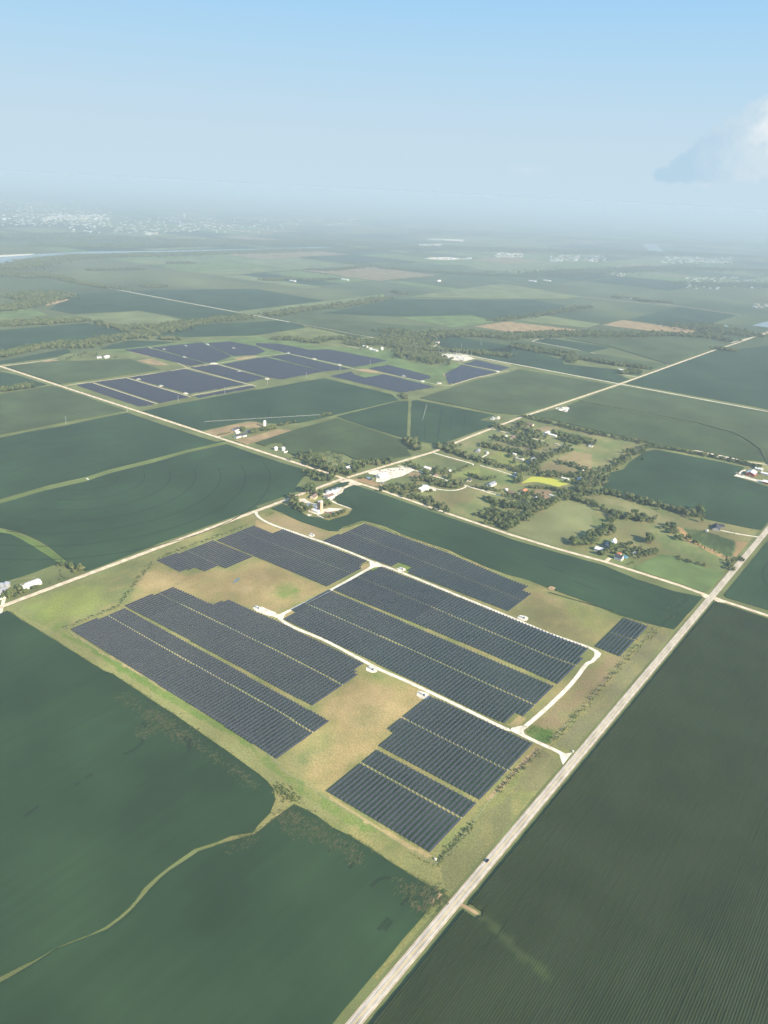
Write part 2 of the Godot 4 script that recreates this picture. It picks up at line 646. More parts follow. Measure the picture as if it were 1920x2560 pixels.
func make_site() -> void:
	var zs := []
	# west meadow between the gravel road and the panels
	zs.append(zone(J([Z("41", [60, 835, 560, 600, 1000, 460, 1400, 330, 1000, 530, 800, 800, 400, 960])]), OLIVE, 0.6))
	zs.append(zone(Z("41", [180, 800, 500, 680, 640, 700, 700, 800, 460, 900, 330, 930, 230, 870]), LIME, 0.75))
	zs.append(zone(Z("41", [200, 790, 330, 900, 480, 960, 380, 990, 240, 900]), LUSH, 0.5))
	# margin strip along the lower left side: pale mown outside, lush inside, bare along the panels
	zs.append(zone(J([Z("41", [50, 840, 400, 1000, 900, 1244]), Z("51", [560, 0, 1000, 260, 1659, 640]), Z("52", [160, 800, 700, 1160]), Z("62", [300, -60, 1160, 220, 1250, 330, 1190, 390, 800, 170, 480, -30]), Z("51", [1659, 860, 1100, 470, 340, 0]), Z("41", [400, 1070, 40, 850])]), Color(0.25, 0.255, 0.095), 0.8, 0.3))
	zs.append(zone(J([Z("51", [420, -60, 740, 130, 1180, 380, 1640, 660, 1659, 720, 1200, 460, 700, 150])]), LUSH, 0.8, 0.4))
	zs.append(zone(J([Z("41", [400, 985, 600, 1080, 880, 1240, 800, 1240, 560, 1090, 410, 1010])]), LUSH, 0.75, 0.4))
	zs.append(zone(J([Z("52", [0, 700, 160, 830, 420, 1000, 620, 1130, 860, 1244, 700, 1244, 380, 1060, 0, 760])]), LUSH, 0.55, 0.5))
	zs.append(zone(J([Z("62", [180, 0, 640, 120, 1040, 180, 900, 160, 520, 60, 330, 40])]), LUSH, 0.4, 0.5))
	zs.append(zone(J([Z("k5", [110, 560, 500, 800, 1000, 1090, 1300, 1244, 1180, 1210, 700, 960, 330, 730])]), TAN, 0.55, 0.25))
	zs.append(zone(J([Z("51", [650, 60, 1000, 250, 1659, 625, 1659, 660, 960, 262])]), TAN, 0.55, 0.2))
	zs.append(zone(J([Z("k1", [20, 610, 250, 760, 900, 1150, 1470, 1470, 1380, 1480, 800, 1150, 300, 820])]), TAN, 0.95, 0.15))
	# open ground among the blocks
	zs.append(zone(J([Z("41", [850, 800, 1000, 570, 1170, 605, 1480, 585, 1659, 520]), Z("42", [40, 525, 460, 705, 140, 860, 0, 850]), Z("41", [1640, 830, 1480, 777, 1380, 810, 1120, 697])]), OCHRE, 0.85))
	zs.append(zone(Z("41", [930, 600, 1200, 640, 1260, 700, 1000, 720, 900, 690]), TAN, 0.8))
	zs.append(zone(Z("41", [1480, 680, 1600, 620, 1659, 650, 1640, 740, 1530, 730]), TAN, 0.85))
	zs.append(zone(Z("42", [90, 690, 240, 680, 300, 720, 240, 770, 120, 760]), LUSH, 0.8))
	zs.append(zone(Z("42", [0, 560, 120, 640, 150, 720, 60, 760, 0, 700]), TAN, 0.6))
	zs.append(zone(J([Z("52", [720, 165, 1060, 310, 1120, 380, 870, 590, 800, 700, 450, 985, 160, 800, 390, 620, 500, 540, 390, 450, 590, 310])]), Color(0.39, 0.305, 0.13), 0.9))
	zs.append(zone(Z("52", [480, 440, 720, 260, 900, 330, 980, 420, 700, 620, 560, 540]), TAN, 0.75))
	zs.append(zone(Z("52", [640, 220, 740, 180, 1020, 310, 900, 300, 760, 270]), LUSH, 0.55))
	zs.append(zone(Z("52", [160, 790, 500, 600, 560, 640, 300, 870]), OLIVE, 0.7))
	zs.append(zone(Z("52", [400, 620, 500, 560, 480, 600, 330, 720, 230, 770]), LUSH, 0.6))
	zs.append(zone(Z("52", [640, 480, 760, 430, 790, 520, 680, 600]), OLIVE, 0.6))
	zs.append(zone(J([Z("42", [60, 260, 150, 215, 300, 270, 480, 345, 420, 390, 200, 320])]), Color(0.36, 0.27, 0.14), 0.85))
	zs.append(zone(Z("42", [0, 255, 170, 325, 100, 345, 0, 300]), TAN, 0.9, 0.2))
	zs.append(zone(Z("42", [670, 560, 745, 530, 750, 550, 690, 590]), TAN, 0.9, 0.1))
	zs.append(zone(Z("k7", [30, 560, 60, 480, 180, 425, 255, 455, 80, 570]), TAN, 0.9, 0.1))
	zs.append(zone(Z("42", [730, 580, 770, 560, 820, 563, 750, 595]), LUSH, 0.9, 0.1))
	zs.append(zone(Z("42", [890, 560, 960, 535, 1020, 570, 970, 600]), LUSH, 0.9, 0.1))
	# south-east meadow and the belt along the paved road
	zs.append(zone(J([Z("43", [80, 690, 480, 840, 690, 900, 520, 1090, 0, 890, 0, 850, 140, 745])]), Color(0.22, 0.20, 0.085), 0.7))
	zs.append(zone(Z("43", [100, 700, 330, 790, 350, 860, 200, 780]), Color(0.36, 0.28, 0.13), 0.6))
	zs.append(zone(Z("43", [330, 800, 640, 900, 600, 1000, 420, 930]), LIME, 0.35))
	zs.append(zone(J([Z("53", [580, 350, 720, 380, 620, 520, 280, 850, 120, 800, 400, 560])]), Color(0.29, 0.225, 0.115), 0.85))
	zs.append(zone(Z("53", [85, 850, 110, 810, 270, 850, 240, 930, 190, 930, 110, 890]), Color(0.115, 0.20, 0.04), 0.95, 0.3))
	zs.append(zone(J([Z("53", [960, 190, 1040, 200, 900, 400, 400, 980, 260, 940, 500, 700, 800, 330])]), Color(0.20, 0.195, 0.095), 0.8, 0.2))
	zs.append(zone(J([Z("53", [180, 960, 310, 1040, 320, 1070, 180, 1240, 0, 1240, 100, 1080])]), Color(0.205, 0.195, 0.090), 0.8, 0.2))
	zs.append(zone(J([Z("k2", [1560, 750, 1640, 790, 1230, 1180, 900, 1490, 840, 1490, 1210, 1110])]), Color(0.42, 0.29, 0.16), 0.9, 0.1))
	zs.append(zone(J([Z("62", [1290, 20, 1400, -60, 1659, -250, 1659, -50, 1300, 380, 1230, 380, 1200, 200])]), Color(0.20, 0.205, 0.085), 0.8, 0.2))
	zs.append(zone(Z("k8", [490, 960, 640, 815, 740, 855, 690, 940, 600, 985]), TAN, 0.8, 0.1))
	turf("solar_park_turf", Vector2(-1045.0, -1200.0), Vector2(-250.0, -360.0), 2.6, 0.06, zs, 31, Color(0.200, 0.225, 0.075), Color(0.37, 0.305, 0.125), 0.30)


func make_acreage_turf() -> void:
	var zs := []
	zs.append(zone(Z("c", [430, 860, 1240, 420, 1659, 520, 1659, 850, 1200, 1090, 900, 1050]), Color(0.22, 0.235, 0.10), 0.9, 0.2))
	zs.append(zone(Z("43", [380, 100, 560, 100, 860, 180, 1060, 250, 960, 300, 700, 170, 560, 150]), MOWN, 0.85, 0.5))
	zs.append(zone(Z("43", [620, 290, 800, 270, 900, 330, 1300, 560, 1000, 480, 760, 370, 640, 390]), Color(0.215, 0.205, 0.085), 0.8, 0.8))
	zs.append(zone(Z("43", [900, 300, 1000, 360, 1200, 450, 1400, 560, 1250, 560, 960, 440]), Color(0.13, 0.18, 0.06), 0.7, 0.8))
	zs.append(zone(Z("43", [1080, 260, 1280, 260, 1600, 370, 1500, 440, 1360, 360, 1100, 300]), Color(0.23, 0.21, 0.09), 0.85, 0.5))
	zs.append(zone(Z("43", [1060, 300, 1110, 310, 1160, 390, 1420, 510, 1390, 515, 1120, 390]), Color(0.45, 0.29, 0.13), 0.95, 0.3))
	zs.append(zone(Z("43", [1460, 400, 1540, 410, 1480, 500, 1430, 490]), Color(0.38, 0.25, 0.12), 0.85, 0.5))
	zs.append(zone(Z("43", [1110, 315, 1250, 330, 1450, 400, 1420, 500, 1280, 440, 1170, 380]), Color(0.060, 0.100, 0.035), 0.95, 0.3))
	zs.append(zone(Z("a", [1000, 1000, 1350, 860, 1659, 950, 1659, 1060, 1200, 1030]), LIME, 0.7, 0.3))
	zs.append(zone(Z("b", [0, 880, 560, 1030, 540, 1130, 300, 1120, 0, 1060]), Color(0.15, 0.20, 0.065), 0.8, 0.3))
	zs.append(zone(Z("a", [380, 800, 650, 680, 1250, 820, 1000, 920, 720, 900, 560, 860]), Color(0.155, 0.185, 0.07), 0.8, 0.3))
	zs.append(zone(Z("a", [0, 1060, 280, 1000, 440, 1040, 470, 1140, 200, 1190, 60, 1130]), Color(0.16, 0.195, 0.07), 0.8, 0.3))
	zs.append(zone(Z("b", [60, 760, 290, 645, 430, 680, 500, 800, 720, 830, 500, 870, 300, 810]), LIME, 0.7, 0.3))
	zs.append(zone(Z("b", [1100, 770, 1380, 640, 1659, 690, 1659, 910, 1480, 870, 1200, 800]), Color(0.30, 0.235, 0.115), 0.9, 0.3))
	zs.append(zone(Z("b", [820, 940, 1010, 805, 1160, 830, 1460, 930, 1300, 970, 1000, 980]), Color(0.265, 0.215, 0.105), 0.9, 0.3))
	zs.append(zone(Z("b", [200, 540, 420, 500, 900, 610, 820, 650, 420, 610]), Color(0.23, 0.22, 0.10), 0.8, 0.4))
	zs.append(zone(Z("b", [880, 620, 1060, 540, 1250, 570, 1150, 640, 960, 690]), Color(0.22, 0.21, 0.10), 0.8, 0.4))
	zs.append(zone(Z("b", [800, 310, 960, 270, 1120, 300, 1000, 350, 860, 340]), Color(0.33, 0.25, 0.14), 0.8, 0.4))
	zs.append(zone(Z("b", [1100, 310, 1659, 440, 1659, 480, 1180, 380]), Color(0.12, 0.17, 0.06), 0.8, 0.3))
	zs.append(zone(Z("42", [1100, 110, 1350, 60, 1430, 120, 1250, 180]), Color(0.23, 0.205, 0.09), 0.85, 0.5))
	zs.append(zone(Z("d", [1060, 700, 1300, 680, 1520, 800, 1480, 830, 1250, 760]), Color(0.46, 0.30, 0.16), 0.9, 0.3))
	zs.append(zone(Z("a", [330, 960, 520, 960, 590, 1040, 400, 1010]), Color(0.40, 0.28, 0.17), 0.8, 0.5))
	zs.append(zone(Z("c", [800, 260, 1100, 280, 1000, 400, 820, 380]), Color(0.33, 0.22, 0.15), 0.8, 0.5))
	zs.append(zone(Z("41", [70, 640, 340, 560, 480, 600, 300, 700, 100, 760]), Color(0.26, 0.20, 0.12), 0.7, 0.3))
	turf("acreage_turf", Vector2(-1036.0, -2230.0), Vector2(-252.0, -1254.0), 5.0, 0.06, zs, 41, Color(0.165, 0.205, 0.072), Color(0.28, 0.245, 0.105), 0.30)


# ---------------------------------------------------------------- crops
var corridors := []


# what is left of a field once the roads and their ditches are taken out
func clear_of_roads(p: PackedVector2Array) -> Array:
	if corridors.is_empty():
		for r in [[PackedVector2Array([Vector2(-243.3, 0), Vector2(-243.3, -4200)]), 20.0], [PackedVector2Array([Vector2(-1052, 400), Vector2(-1052, -1247)]), 17.0], [Z("p", [868, 1194, 960, 1166, 1080, 1131, 1180, 1090, 1303, 1043, 1550, 960, 1781, 877, 1850, 855, 1960, 815]), 16.0], [PackedVector2Array([Vector2(-1052, -1247), Vector2(-5200, -1247)]), 17.0], [J([PackedVector2Array([Vector2(-1052, -1247)]), Z("p", [960, 1228, 1120, 1284, 1280, 1338, 1400, 1374, 1511, 1404, 1600, 1432, 1700, 1464]), PackedVector2Array([Vector2(-243, -1252), Vector2(600, -1246)])]), 13.0], [PackedVector2Array([Vector2(-4600, -2690), Vector2(1200, -2700)]), 17.0]]:
			for q in Geometry2D.offset_polyline(r[0], r[1] / 2.0):
				corridors.append(q)
	var left := [p]
	for road in corridors:
		var next := []
		for q in left:
			for piece in Geometry2D.clip_polygons(q, road):
				if not Geometry2D.is_polygon_clockwise(piece):
					next.append(piece)
		left = next
	return left.filter(func(q): return q.size() > 2)


# a crop stands as a block of its own height with a slightly uneven edge
func crop(p: PackedVector2Array, m: String, h: float, label: String, more := 1.6, cat := "crop field", group := "", called := "crop_field") -> void:
	var b := MB.new()
	var wider := Geometry2D.offset_polygon(p, more)
	for q in clear_of_roads(wider[0] if wider.size() else p):
		b.slab(ragged(q, 14.0, 0.5), h)
	single(called, b.commit(), M[m], label, cat, group, "stuff")


func make_crops() -> void:
	var way_up := Z("61", [1640, 0, 1500, 22, 1400, 60, 1260, 108, 1170, 168, 1095, 222, 1005, 290, 930, 362, 880, 432, 838, 482, 765, 552, 680, 608, 560, 668, 380, 738, 200, 835, 0, 935, -400, 1130])
	var way_down := Z("61", [1659, 22, 1560, 48, 1480, 72, 1400, 98, 1290, 138, 1212, 194, 1105, 262, 1035, 322, 968, 392, 918, 452, 886, 494, 808, 564, 706, 642, 545, 702, 385, 762, 225, 862, 60, 960, -400, 1190])
	crop(J([Z("p", [-330, 1640]), Z("41", [0, 872, 45, 852, 75, 870, 130, 908, 250, 980, 400, 1072, 670, 1242]), Z("51", [720, 222, 860, 312, 960, 382, 1100, 472, 1350, 642, 1640, 850]), Z("52", [20, 880, 70, 925, 108, 975, 118, 1030, 88, 1115, 10, 1200]), way_up]), "soy", 0.85, "dark green soybean field left of the grass margin of the solar park", 1.1)
	way_down.reverse()
	crop(J([Z("52", [252, 1072, 400, 1152]), Z("62", [490, -26, 590, 24, 700, 90, 840, 182, 960, 262, 1060, 322, 1170, 392, 1100, 508, 950, 690, 830, 832, 640, 1062, 485, 1240, 300, 1480, -900, 1560]), way_down]), "soy", 0.85, "dark green soybean field below the curving grass waterway", 1.1)
	crop(J([Z("42", [640, 36, 900, 124, 1130, 206, 1400, 297, 1659, 390]), Z("43", [300, 476, 590, 556, 800, 645, 1050, 725, 1225, 762, 1150, 850, 1045, 966, 930, 940, 700, 874, 560, 815, 270, 710, 100, 645, 0, 618]), Z("42", [1500, 565, 1250, 452, 1000, 370, 840, 300, 715, 266, 690, 262, 560, 305, 525, 332, 480, 330, 290, 268, 170, 212, 105, 186, 170, 158, 262, 192, 335, 240, 400, 246, 472, 268, 606, 226, 634, 188, 530, 150, 518, 112, 566, 84, 578, 60])]), "soy_across", 0.85, "long dark soybean field between the solar park and the gravel cross road")
	crop(Z("42", [400, 78, 545, 22, 600, 14, 590, 30, 430, 84]), "soy_across", 0.85, "small soybean wedge beside the farmstead road corner")
	# left of the gravel road
	crop(J([Z("31", [0, 768, 190, 726, 430, 686, 640, 640, 825, 604, 1100, 698, 1395, 792, 1460, 786, 1220, 838, 980, 902, 700, 970, 560, 1015, 300, 1074, 0, 1160]), Z("p", [-420, 1360, -420, 1150])]), "soy", 0.85, "soybean field above the grassy field track")
	crop(J([Z("31", [-900, 1440, 0, 1196, 300, 1106, 570, 1046, 700, 1000, 980, 930, 1220, 862, 1468, 808, 1659, 874]), Z("32", [180, 934, 345, 980, 300, 1022, 255, 1078, 262, 1112, 0, 1204]), Z("41", [1659, 184, 1300, 312, 1000, 420, 800, 500, 640, 566, 560, 590, 490, 560, 420, 512, 335, 440, 235, 380, 120, 334, 0, 308, -500, 330])]), "soy", 0.85, "large soybean field with curved sprinkler tracks")
	crop(Z("41", [-500, 420, 0, 344, 60, 354, 150, 398, 260, 466, 366, 536, 340, 552, 180, 612, 0, 668, -500, 800]), "soy", 0.85, "soybean field behind the white arched shed")
	crop(J([Z("31", [0, 486, 330, 432, 405, 452, 812, 592, 640, 624, 430, 664, 200, 708, 0, 748]), Z("p", [-400, 1150, -400, 1010])]), "corn_across", 2.3, "olive cornfield below the distant solar arrays")
	crop(J([Z("31", [0, 338, 100, 356, 300, 420, 208, 440, 0, 462]), Z("p", [-300, 1000, -260, 905])]), "soy_across", 0.85, "small dark field beside the gravel road by the wood edge")
	crop(Z("31", [48, 304, 370, 268, 500, 270, 740, 258, 830, 254, 1040, 326, 400, 418, 290, 384]), "corn_across", 2.3, "olive cornfield next to the lone farm with pines")
	crop(J([Z("31", [905, 597, 1150, 545, 1659, 452]), Z("32", [0, 456, 440, 378, 880, 484, 920, 520, 515, 614, 410, 640, 280, 668, 160, 672, 60, 668, 0, 656]), Z("31", [1600, 656, 1310, 716])]), "soy_across", 0.85, "soybean field with the long sprinkler pivot below the distant solar arrays")
	crop(Z("32", [528, 626, 918, 530, 984, 528, 974, 756, 950, 762, 720, 694]), "soy", 0.85, "dark soybean field left of the grassy hedge strip")
	crop(Z("32", [1012, 526, 1040, 520, 1540, 618, 1440, 650, 1556, 664, 1520, 688, 1190, 808, 1042, 784, 1006, 752]), "soy", 0.85, "dark soybean field with the short white sprinkler pivot")
	crop(J([Z("32", [1066, 508, 1400, 402, 1640, 346]), Z("33", [46, 322, 660, 426, 420, 500, 50, 618]), Z("32", [1560, 606])]), "corn_across", 2.3, "wide olive cornfield right of the distant solar arrays")
	crop(Z("32", [0, 800, 235, 722, 525, 640, 710, 702, 930, 778, 1000, 884, 940, 892, 740, 918, 640, 904, 580, 872, 480, 850, 350, 868, 252, 878, 200, 856, 180, 800, 110, 800, 60, 818]), "corn", 2.3, "cornfield behind the two round grain bins")
	crop(J([Z("31", [1314, 726, 1500, 682, 1640, 658]), Z("32", [60, 686, 40, 705]), Z("31", [1600, 696, 1420, 762])]), "stubble", 0.12, "brown stubble plot beside the farm with the white silo")
	crop(J([Z("31", [1520, 782]), Z("32", [0, 748, 150, 708, 238, 716, 0, 788]), Z("31", [1600, 806])]), "stubble", 0.12, "tan stubble strip below the farm with the white silo")
	crop(Z("33", [704, 430, 1659, 600, 1659, 938, 1640, 900, 1610, 840, 1540, 788, 1440, 733, 1200, 668, 900, 610, 560, 549, 436, 526]), "corn_across", 2.3, "cornfield above the dark drainage line")
	crop(Z("33", [420, 534, 900, 622, 1200, 680, 1430, 742, 1530, 802, 1600, 862, 1636, 920, 1500, 906, 1190, 842, 920, 812, 860, 792, 600, 732, 420, 686, 200, 636, 100, 624, 280, 584, 360, 605, 385, 572, 360, 562]), "corn", 2.3, "cornfield below the dark drainage line")
	crop(Z("33", [760, 404, 1310, 202, 1659, 170, 2400, 190, 2400, 700, 1659, 578, 1200, 494, 740, 412]), "soy_across", 0.85, "soybean field with pale cross tracks beside the straight gravel road")
	crop(J([Z("33", [934, 842, 1080, 870, 1300, 912, 1500, 955, 1470, 985, 1430, 1012, 1659, 1082, 1950, 1175]), Z("43", [1659, 290, 1640, 326, 1560, 316, 1240, 250, 1190, 186, 1060, 170, 870, 124, 640, 66]), Z("33", [606, 1096, 576, 1050, 576, 1024, 646, 990, 726, 970, 766, 924, 864, 856])]), "soy", 0.85, "smooth dark soybean field bordered by tree rows below the red barns")
	crop(Z("43", [792, 572, 960, 484, 1060, 496, 1250, 574, 1374, 606, 1280, 730, 1200, 716, 1000, 640, 880, 606]), "hay", 0.7, "bright green hay field at the road crossing")
	crop(Z("43", [1380, 748, 1659, 404, 2300, -300, 2300, 1100, 1659, 842, 1400, 764]), "soy", 0.85, "dark field right of the paved road beyond the crossing")
	# beyond the distant solar arrays
	crop(Z("31", [0, 68, 560, 20, 810, 76, 620, 128, 420, 168, 0, 222, -400, 270, -400, 110]), "soy", 0.85, "large dark field behind the winding tree belt")
	crop(Z("31", [0, 268, 430, 188, 460, 208, 370, 238, 0, 288, -300, 330, -300, 320]), "soy_across", 0.85, "narrow dark field below the winding tree belt")
	crop(Z("31", [650, 190, 720, 160, 850, 134, 1150, 142, 1000, 164, 800, 186]), "soy_across", 0.85, "dark field wedge behind the distant solar arrays")
	crop(Z("31", [1010, 96, 1240, 34, 1659, 14, 1900, 0, 1980, 50, 1659, 100, 1200, 112]), "soy", 0.85, "dark field behind the lone clump of trees")
	crop(Z("21", [240, 560, 300, 512, 530, 502, 1100, 608, 830, 628, 730, 604, 600, 581, 320, 597, 215, 576]), "soy", 0.85, "dark field left of the far straight road")
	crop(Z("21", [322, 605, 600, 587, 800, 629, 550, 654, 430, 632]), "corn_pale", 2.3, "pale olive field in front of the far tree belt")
	crop(Z("21", [0, 590, 130, 573, 208, 600, 0, 618]), "hay", 0.6, "light green meadow by the far left wood")
	crop(Z("21", [0, 626, 290, 606, 310, 612, 0, 636]), "hay", 0.6, "narrow light green meadow by the far left wood")
	crop(Z("21", [560, 497, 1100, 487, 1400, 540, 1010, 585, 700, 530]), "soy", 0.85, "dark field right of the far straight road")
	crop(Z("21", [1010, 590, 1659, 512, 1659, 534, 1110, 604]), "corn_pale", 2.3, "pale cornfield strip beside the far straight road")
	crop(J([Z("21", [1390, 594, 1659, 545]), Z("22", [0, 532, 640, 536, 790, 560, 560, 618, 490, 628, 380, 600, 70, 608])]), "soy", 0.85, "wide dark field in the middle distance")
	crop(J([Z("21", [1160, 612, 1350, 594, 1659, 640]), Z("22", [0, 640, 240, 652, 0, 692]), Z("21", [1560, 700])]), "corn_across", 2.3, "olive field beyond the far straight road end")
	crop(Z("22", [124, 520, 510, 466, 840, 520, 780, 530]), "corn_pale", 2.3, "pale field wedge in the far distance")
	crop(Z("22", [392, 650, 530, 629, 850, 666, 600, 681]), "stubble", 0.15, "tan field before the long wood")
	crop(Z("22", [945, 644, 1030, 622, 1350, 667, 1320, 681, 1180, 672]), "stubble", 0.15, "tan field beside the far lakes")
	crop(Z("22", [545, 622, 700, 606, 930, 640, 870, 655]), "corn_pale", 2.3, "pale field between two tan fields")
	crop(Z("22", [1060, 620, 1280, 566, 1530, 600, 1340, 660]), "soy", 0.85, "dark field before the far lakes")
	crop(Z("22", [72, 610, 380, 602, 480, 630, 285, 654]), "hay", 0.7, "bright green field before the long wood")
	crop(Z("33", [350, 120, 520, 100, 1290, 180, 1020, 290, 660, 180, 640, 172]), "corn_across", 2.3, "olive field beside the straight gravel road")
	crop(Z("33", [150, 140, 240, 118, 640, 178, 500, 210, 380, 182]), "soy", 0.85, "dark field inside the bent white lane")
	crop(Z("33", [0, 136, 130, 146, 480, 212, 1000, 292, 900, 325, 860, 318, 500, 250, 420, 230, 200, 190, 0, 158]), "corn_across", 2.3, "olive strip along the long hedge")
	crop(Z("33", [0, 170, 150, 205, 330, 260, 330, 285, 600, 315, 840, 335, 830, 360, 660, 345, 760, 385, 680, 408, 0, 286, -120, 260, -300, 215]), "soy", 0.85, "dark field before the substation hedge")
	crop(Z("32", [1110, 120, 1260, 105, 1659, 168, 1659, 210, 1300, 190, 1200, 170]), "soy_across", 0.85, "dark field behind the substation")


var far_hedges := []


# far land: blocks of the survey grid, each cut into a few fields
func make_far_fields() -> void:
	var r := RandomNumberGenerator.new()
	r.seed = 5
	var kinds := ["soy", "soy_across", "corn_across", "corn_pale", "hay", "corn_pale", "corn_across", "corn_pale", "dry", "hay"]
	var packs := {}
	for m in ["soy", "soy_across", "corn_across", "corn_pale", "hay", "dry"]:
		packs[m] = MB.new()
	for i in range(-24, 8):
		for j in range(3, 30):
			var o := Vector2(-1052.0 + i * 809.0 + 12.0, -1247.0 - (j + 1) * 809.0 + 12.0)
			var mid := o + Vector2(400, 400)
			var q := to_px(mid)
			if q.y > 722.0 or q.y < 470.0 or q.x < -500.0 or q.x > 2400.0:
				continue
			if r.randf() < 0.34:
				far_hedges.append([o + Vector2(-8, 0), o + Vector2(-8, 785.0 * r.randf_range(0.3, 1.0))])
			if r.randf() < 0.34:
				far_hedges.append([o + Vector2(0, -8), o + Vector2(785.0 * r.randf_range(0.3, 1.0), -8)])
			if r.randf() < 0.10:
				continue
			var cuts := [0.0, 785.0]
			var n := r.randi_range(0, 2)
			for k in n:
				cuts.append(r.randf_range(140.0, 640.0))
			cuts.sort()
			var along := r.randf() < 0.5
			for k in cuts.size() - 1:
				var a: float = cuts[k]
				var b: float = cuts[k + 1] - 10.0
				if b - a < 40.0:
					continue
				var m: String = kinds[r.randi() % kinds.size()]
				var e := r.randf_range(560.0, 785.0) if r.randf() < 0.35 else 785.0
				var p := PackedVector2Array([o + Vector2(a, 0), o + Vector2(b, 0), o + Vector2(b, e), o + Vector2(a, e)]) if along else PackedVector2Array([o + Vector2(0, a), o + Vector2(e, a), o + Vector2(e, b), o + Vector2(0, b)])
				var inside := false
				for w in p:
					if to_px(w).y > 742.0:
						inside = true
				if not inside:
					for piece in clear_of_roads(p):
						packs[m].slab(piece, 0.7 + r.randf() * 0.3)
	var words := {"soy": "dark green", "soy_across": "blue green", "corn_across": "olive", "corn_pale": "pale olive", "hay": "light green", "dry": "tan"}
	for m in packs:
		if packs[m].v.size():
			single("distant_farmland", packs[m].commit(), M[m], "%s patchwork of crop fields toward the hazy horizon" % words[m], "farmland", "distant farmland", "stuff")


func to_px(p: Vector2) -> Vector2:
	var d := Vector3(p.x, -EYE, p.y)
	var z := d.dot(cam_ahead)
	if z < 1.0:
		return Vector2(-9999, -9999)
	return Vector2(960.0 + FOCAL * d.dot(cam_right) / z, 1280.0 + FOCAL * d.dot(cam_down) / z)


# tall corn right of the paved road, in planted ridges
func make_ridged_corn() -> void:
	var r := RandomNumberGenerator.new()
	r.seed = 9
	var f := noise(91, 0.012, 3)
	var f2 := noise(92, 0.11, 3)
	var b := MB.new()
	b.colored = true
	var lane := Z("62", [1340, 480, 1440, 530, 1560, 640, 1700, 790, 1900, 960])
	var lane_in := Z("62", [1312, 466, 1345, 480, 1390, 503, 1440, 533])
	var x := -231.0
	var pitch := 2.28
	var k := 0
	while x < 330.0:
		var z0 := -1238.0
		var lift := r.randf_range(-0.12, 0.12)
		var tone := r.randf_range(-0.20, 0.0)
		# rows run away from the camera; those near it are cut finer
		var z := z0
		var l := []
		while z < -150.0:
			l.append(z)
			var p := to_px(Vector2(x, z))
			z += 5.0 if x < -20.0 else 10.0
		if x > 60.0 and z0 < -1000.0:
			pass
		for i in l.size() - 1:
			var za: float = l[i]
			var zb: float = l[i + 1]
			var pm := to_px(Vector2(x, (za + zb) / 2.0))
			var mid := Vector2(x, (za + zb) / 2.0)
			var on_lane := false
			for s in lane_in.size() - 1:
				on_lane = on_lane or mid.distance_to(Geometry2D.get_closest_point_to_segment(mid, lane_in[s], lane_in[s + 1])) < 4.2
			if pm.x > 2150.0 or pm.y > 2800.0 or on_lane:
				continue
			var base := k_index(b)
			for e in 2:
				var zz: float = za if e == 0 else zb
				var away := 1e9
				var pt := Vector2(x, zz)
				for s in lane.size() - 1:
					away = minf(away, pt.distance_to(Geometry2D.get_closest_point_to_segment(pt, lane[s], lane[s + 1])))
				away += f2.get_noise_2d(x * 0.7 + 300.0, zz * 0.7) * 5.0
				var low := clampf(1.6 - away / 3.2, 0.0, 1.0)
				var h := lerpf(2.35 + lift + f2.get_noise_2d(x * 2.0, zz * 2.0) * 0.45, 1.5, low)
				var g := clampf(0.5 + f.get_noise_2d(x, zz) * 0.9 + f2.get_noise_2d(x, zz) * 0.25, 0.0, 1.0)
				var c := Color(0.027, 0.043, 0.018).lerp(Color(0.036, 0.054, 0.021), clampf(g + tone, 0.0, 1.0)).lerp(Color(0.075, 0.105, 0.034), low * 0.6)
				for w in [[-0.5, -0.62], [0.0, 0.0], [0.5, -0.62]]:
					b.v.append(Vector3(x + w[0] * pitch, h + w[1] * (1.0 - low * 0.5), zz))
					b.n.append(Vector3(w[0] * 1.1, 1.0, 0).normalized())
					b.c.append(c)
			# order: a0 a1 a2 (far), b0 b1 b2 (near)
			b.ix.append_array([base, base + 1, base + 4, base, base + 4, base + 3, base + 1, base + 2, base + 5, base + 1, base + 5, base + 4])
		x += pitch
		k += 1
	# outer walls
	b.col = Color(0.045, 0.075, 0.026)
	var mouth := lane_in[1].y
	for w in [[-1238.0, mouth - 3.0], [mouth + 3.0, -150.0]]:
		b.quad(Vector3(-232.1, 0, w[0]), Vector3(-232.1, 0, w[1]), Vector3(-232.1, 1.35, w[1]), Vector3(-232.1, 1.35, w[0]))
	b.quad(Vector3(330, 0, -1238), Vector3(-232.1, 0, -1238), Vector3(-232.1, 1.6, -1238), Vector3(330, 1.6, -1238))
	var m := mat("corn_rows", Color.WHITE, 0.85)
	m.vertex_color_use_as_albedo = true
	single("corn_field", b.commit(), m, "tall dark corn in straight rows right of the paved road", "corn field", "", "stuff")


func k_index(b: MB) -> int:
	return b.v.size()


# ---------------------------------------------------------------- roads, lanes, tracks
func road(called: String, p: PackedVector2Array, width: float, m: String, y := 0.2) -> void:
	var b := MB.new()
	b.ribbon(p, width, y, 0.0, 0.0)
	structure(called, b.commit(), M[m])


func cut(p: PackedVector2Array, step := 60.0) -> PackedVector2Array:
	var out := PackedVector2Array()
	for i in p.size() - 1:
		var k := maxi(1, int(p[i].distance_to(p[i + 1]) / step))
		for j in k:
			out.append(p[i].lerp(p[i + 1], float(j) / k))
	out.append(p[p.size() - 1])
	return out


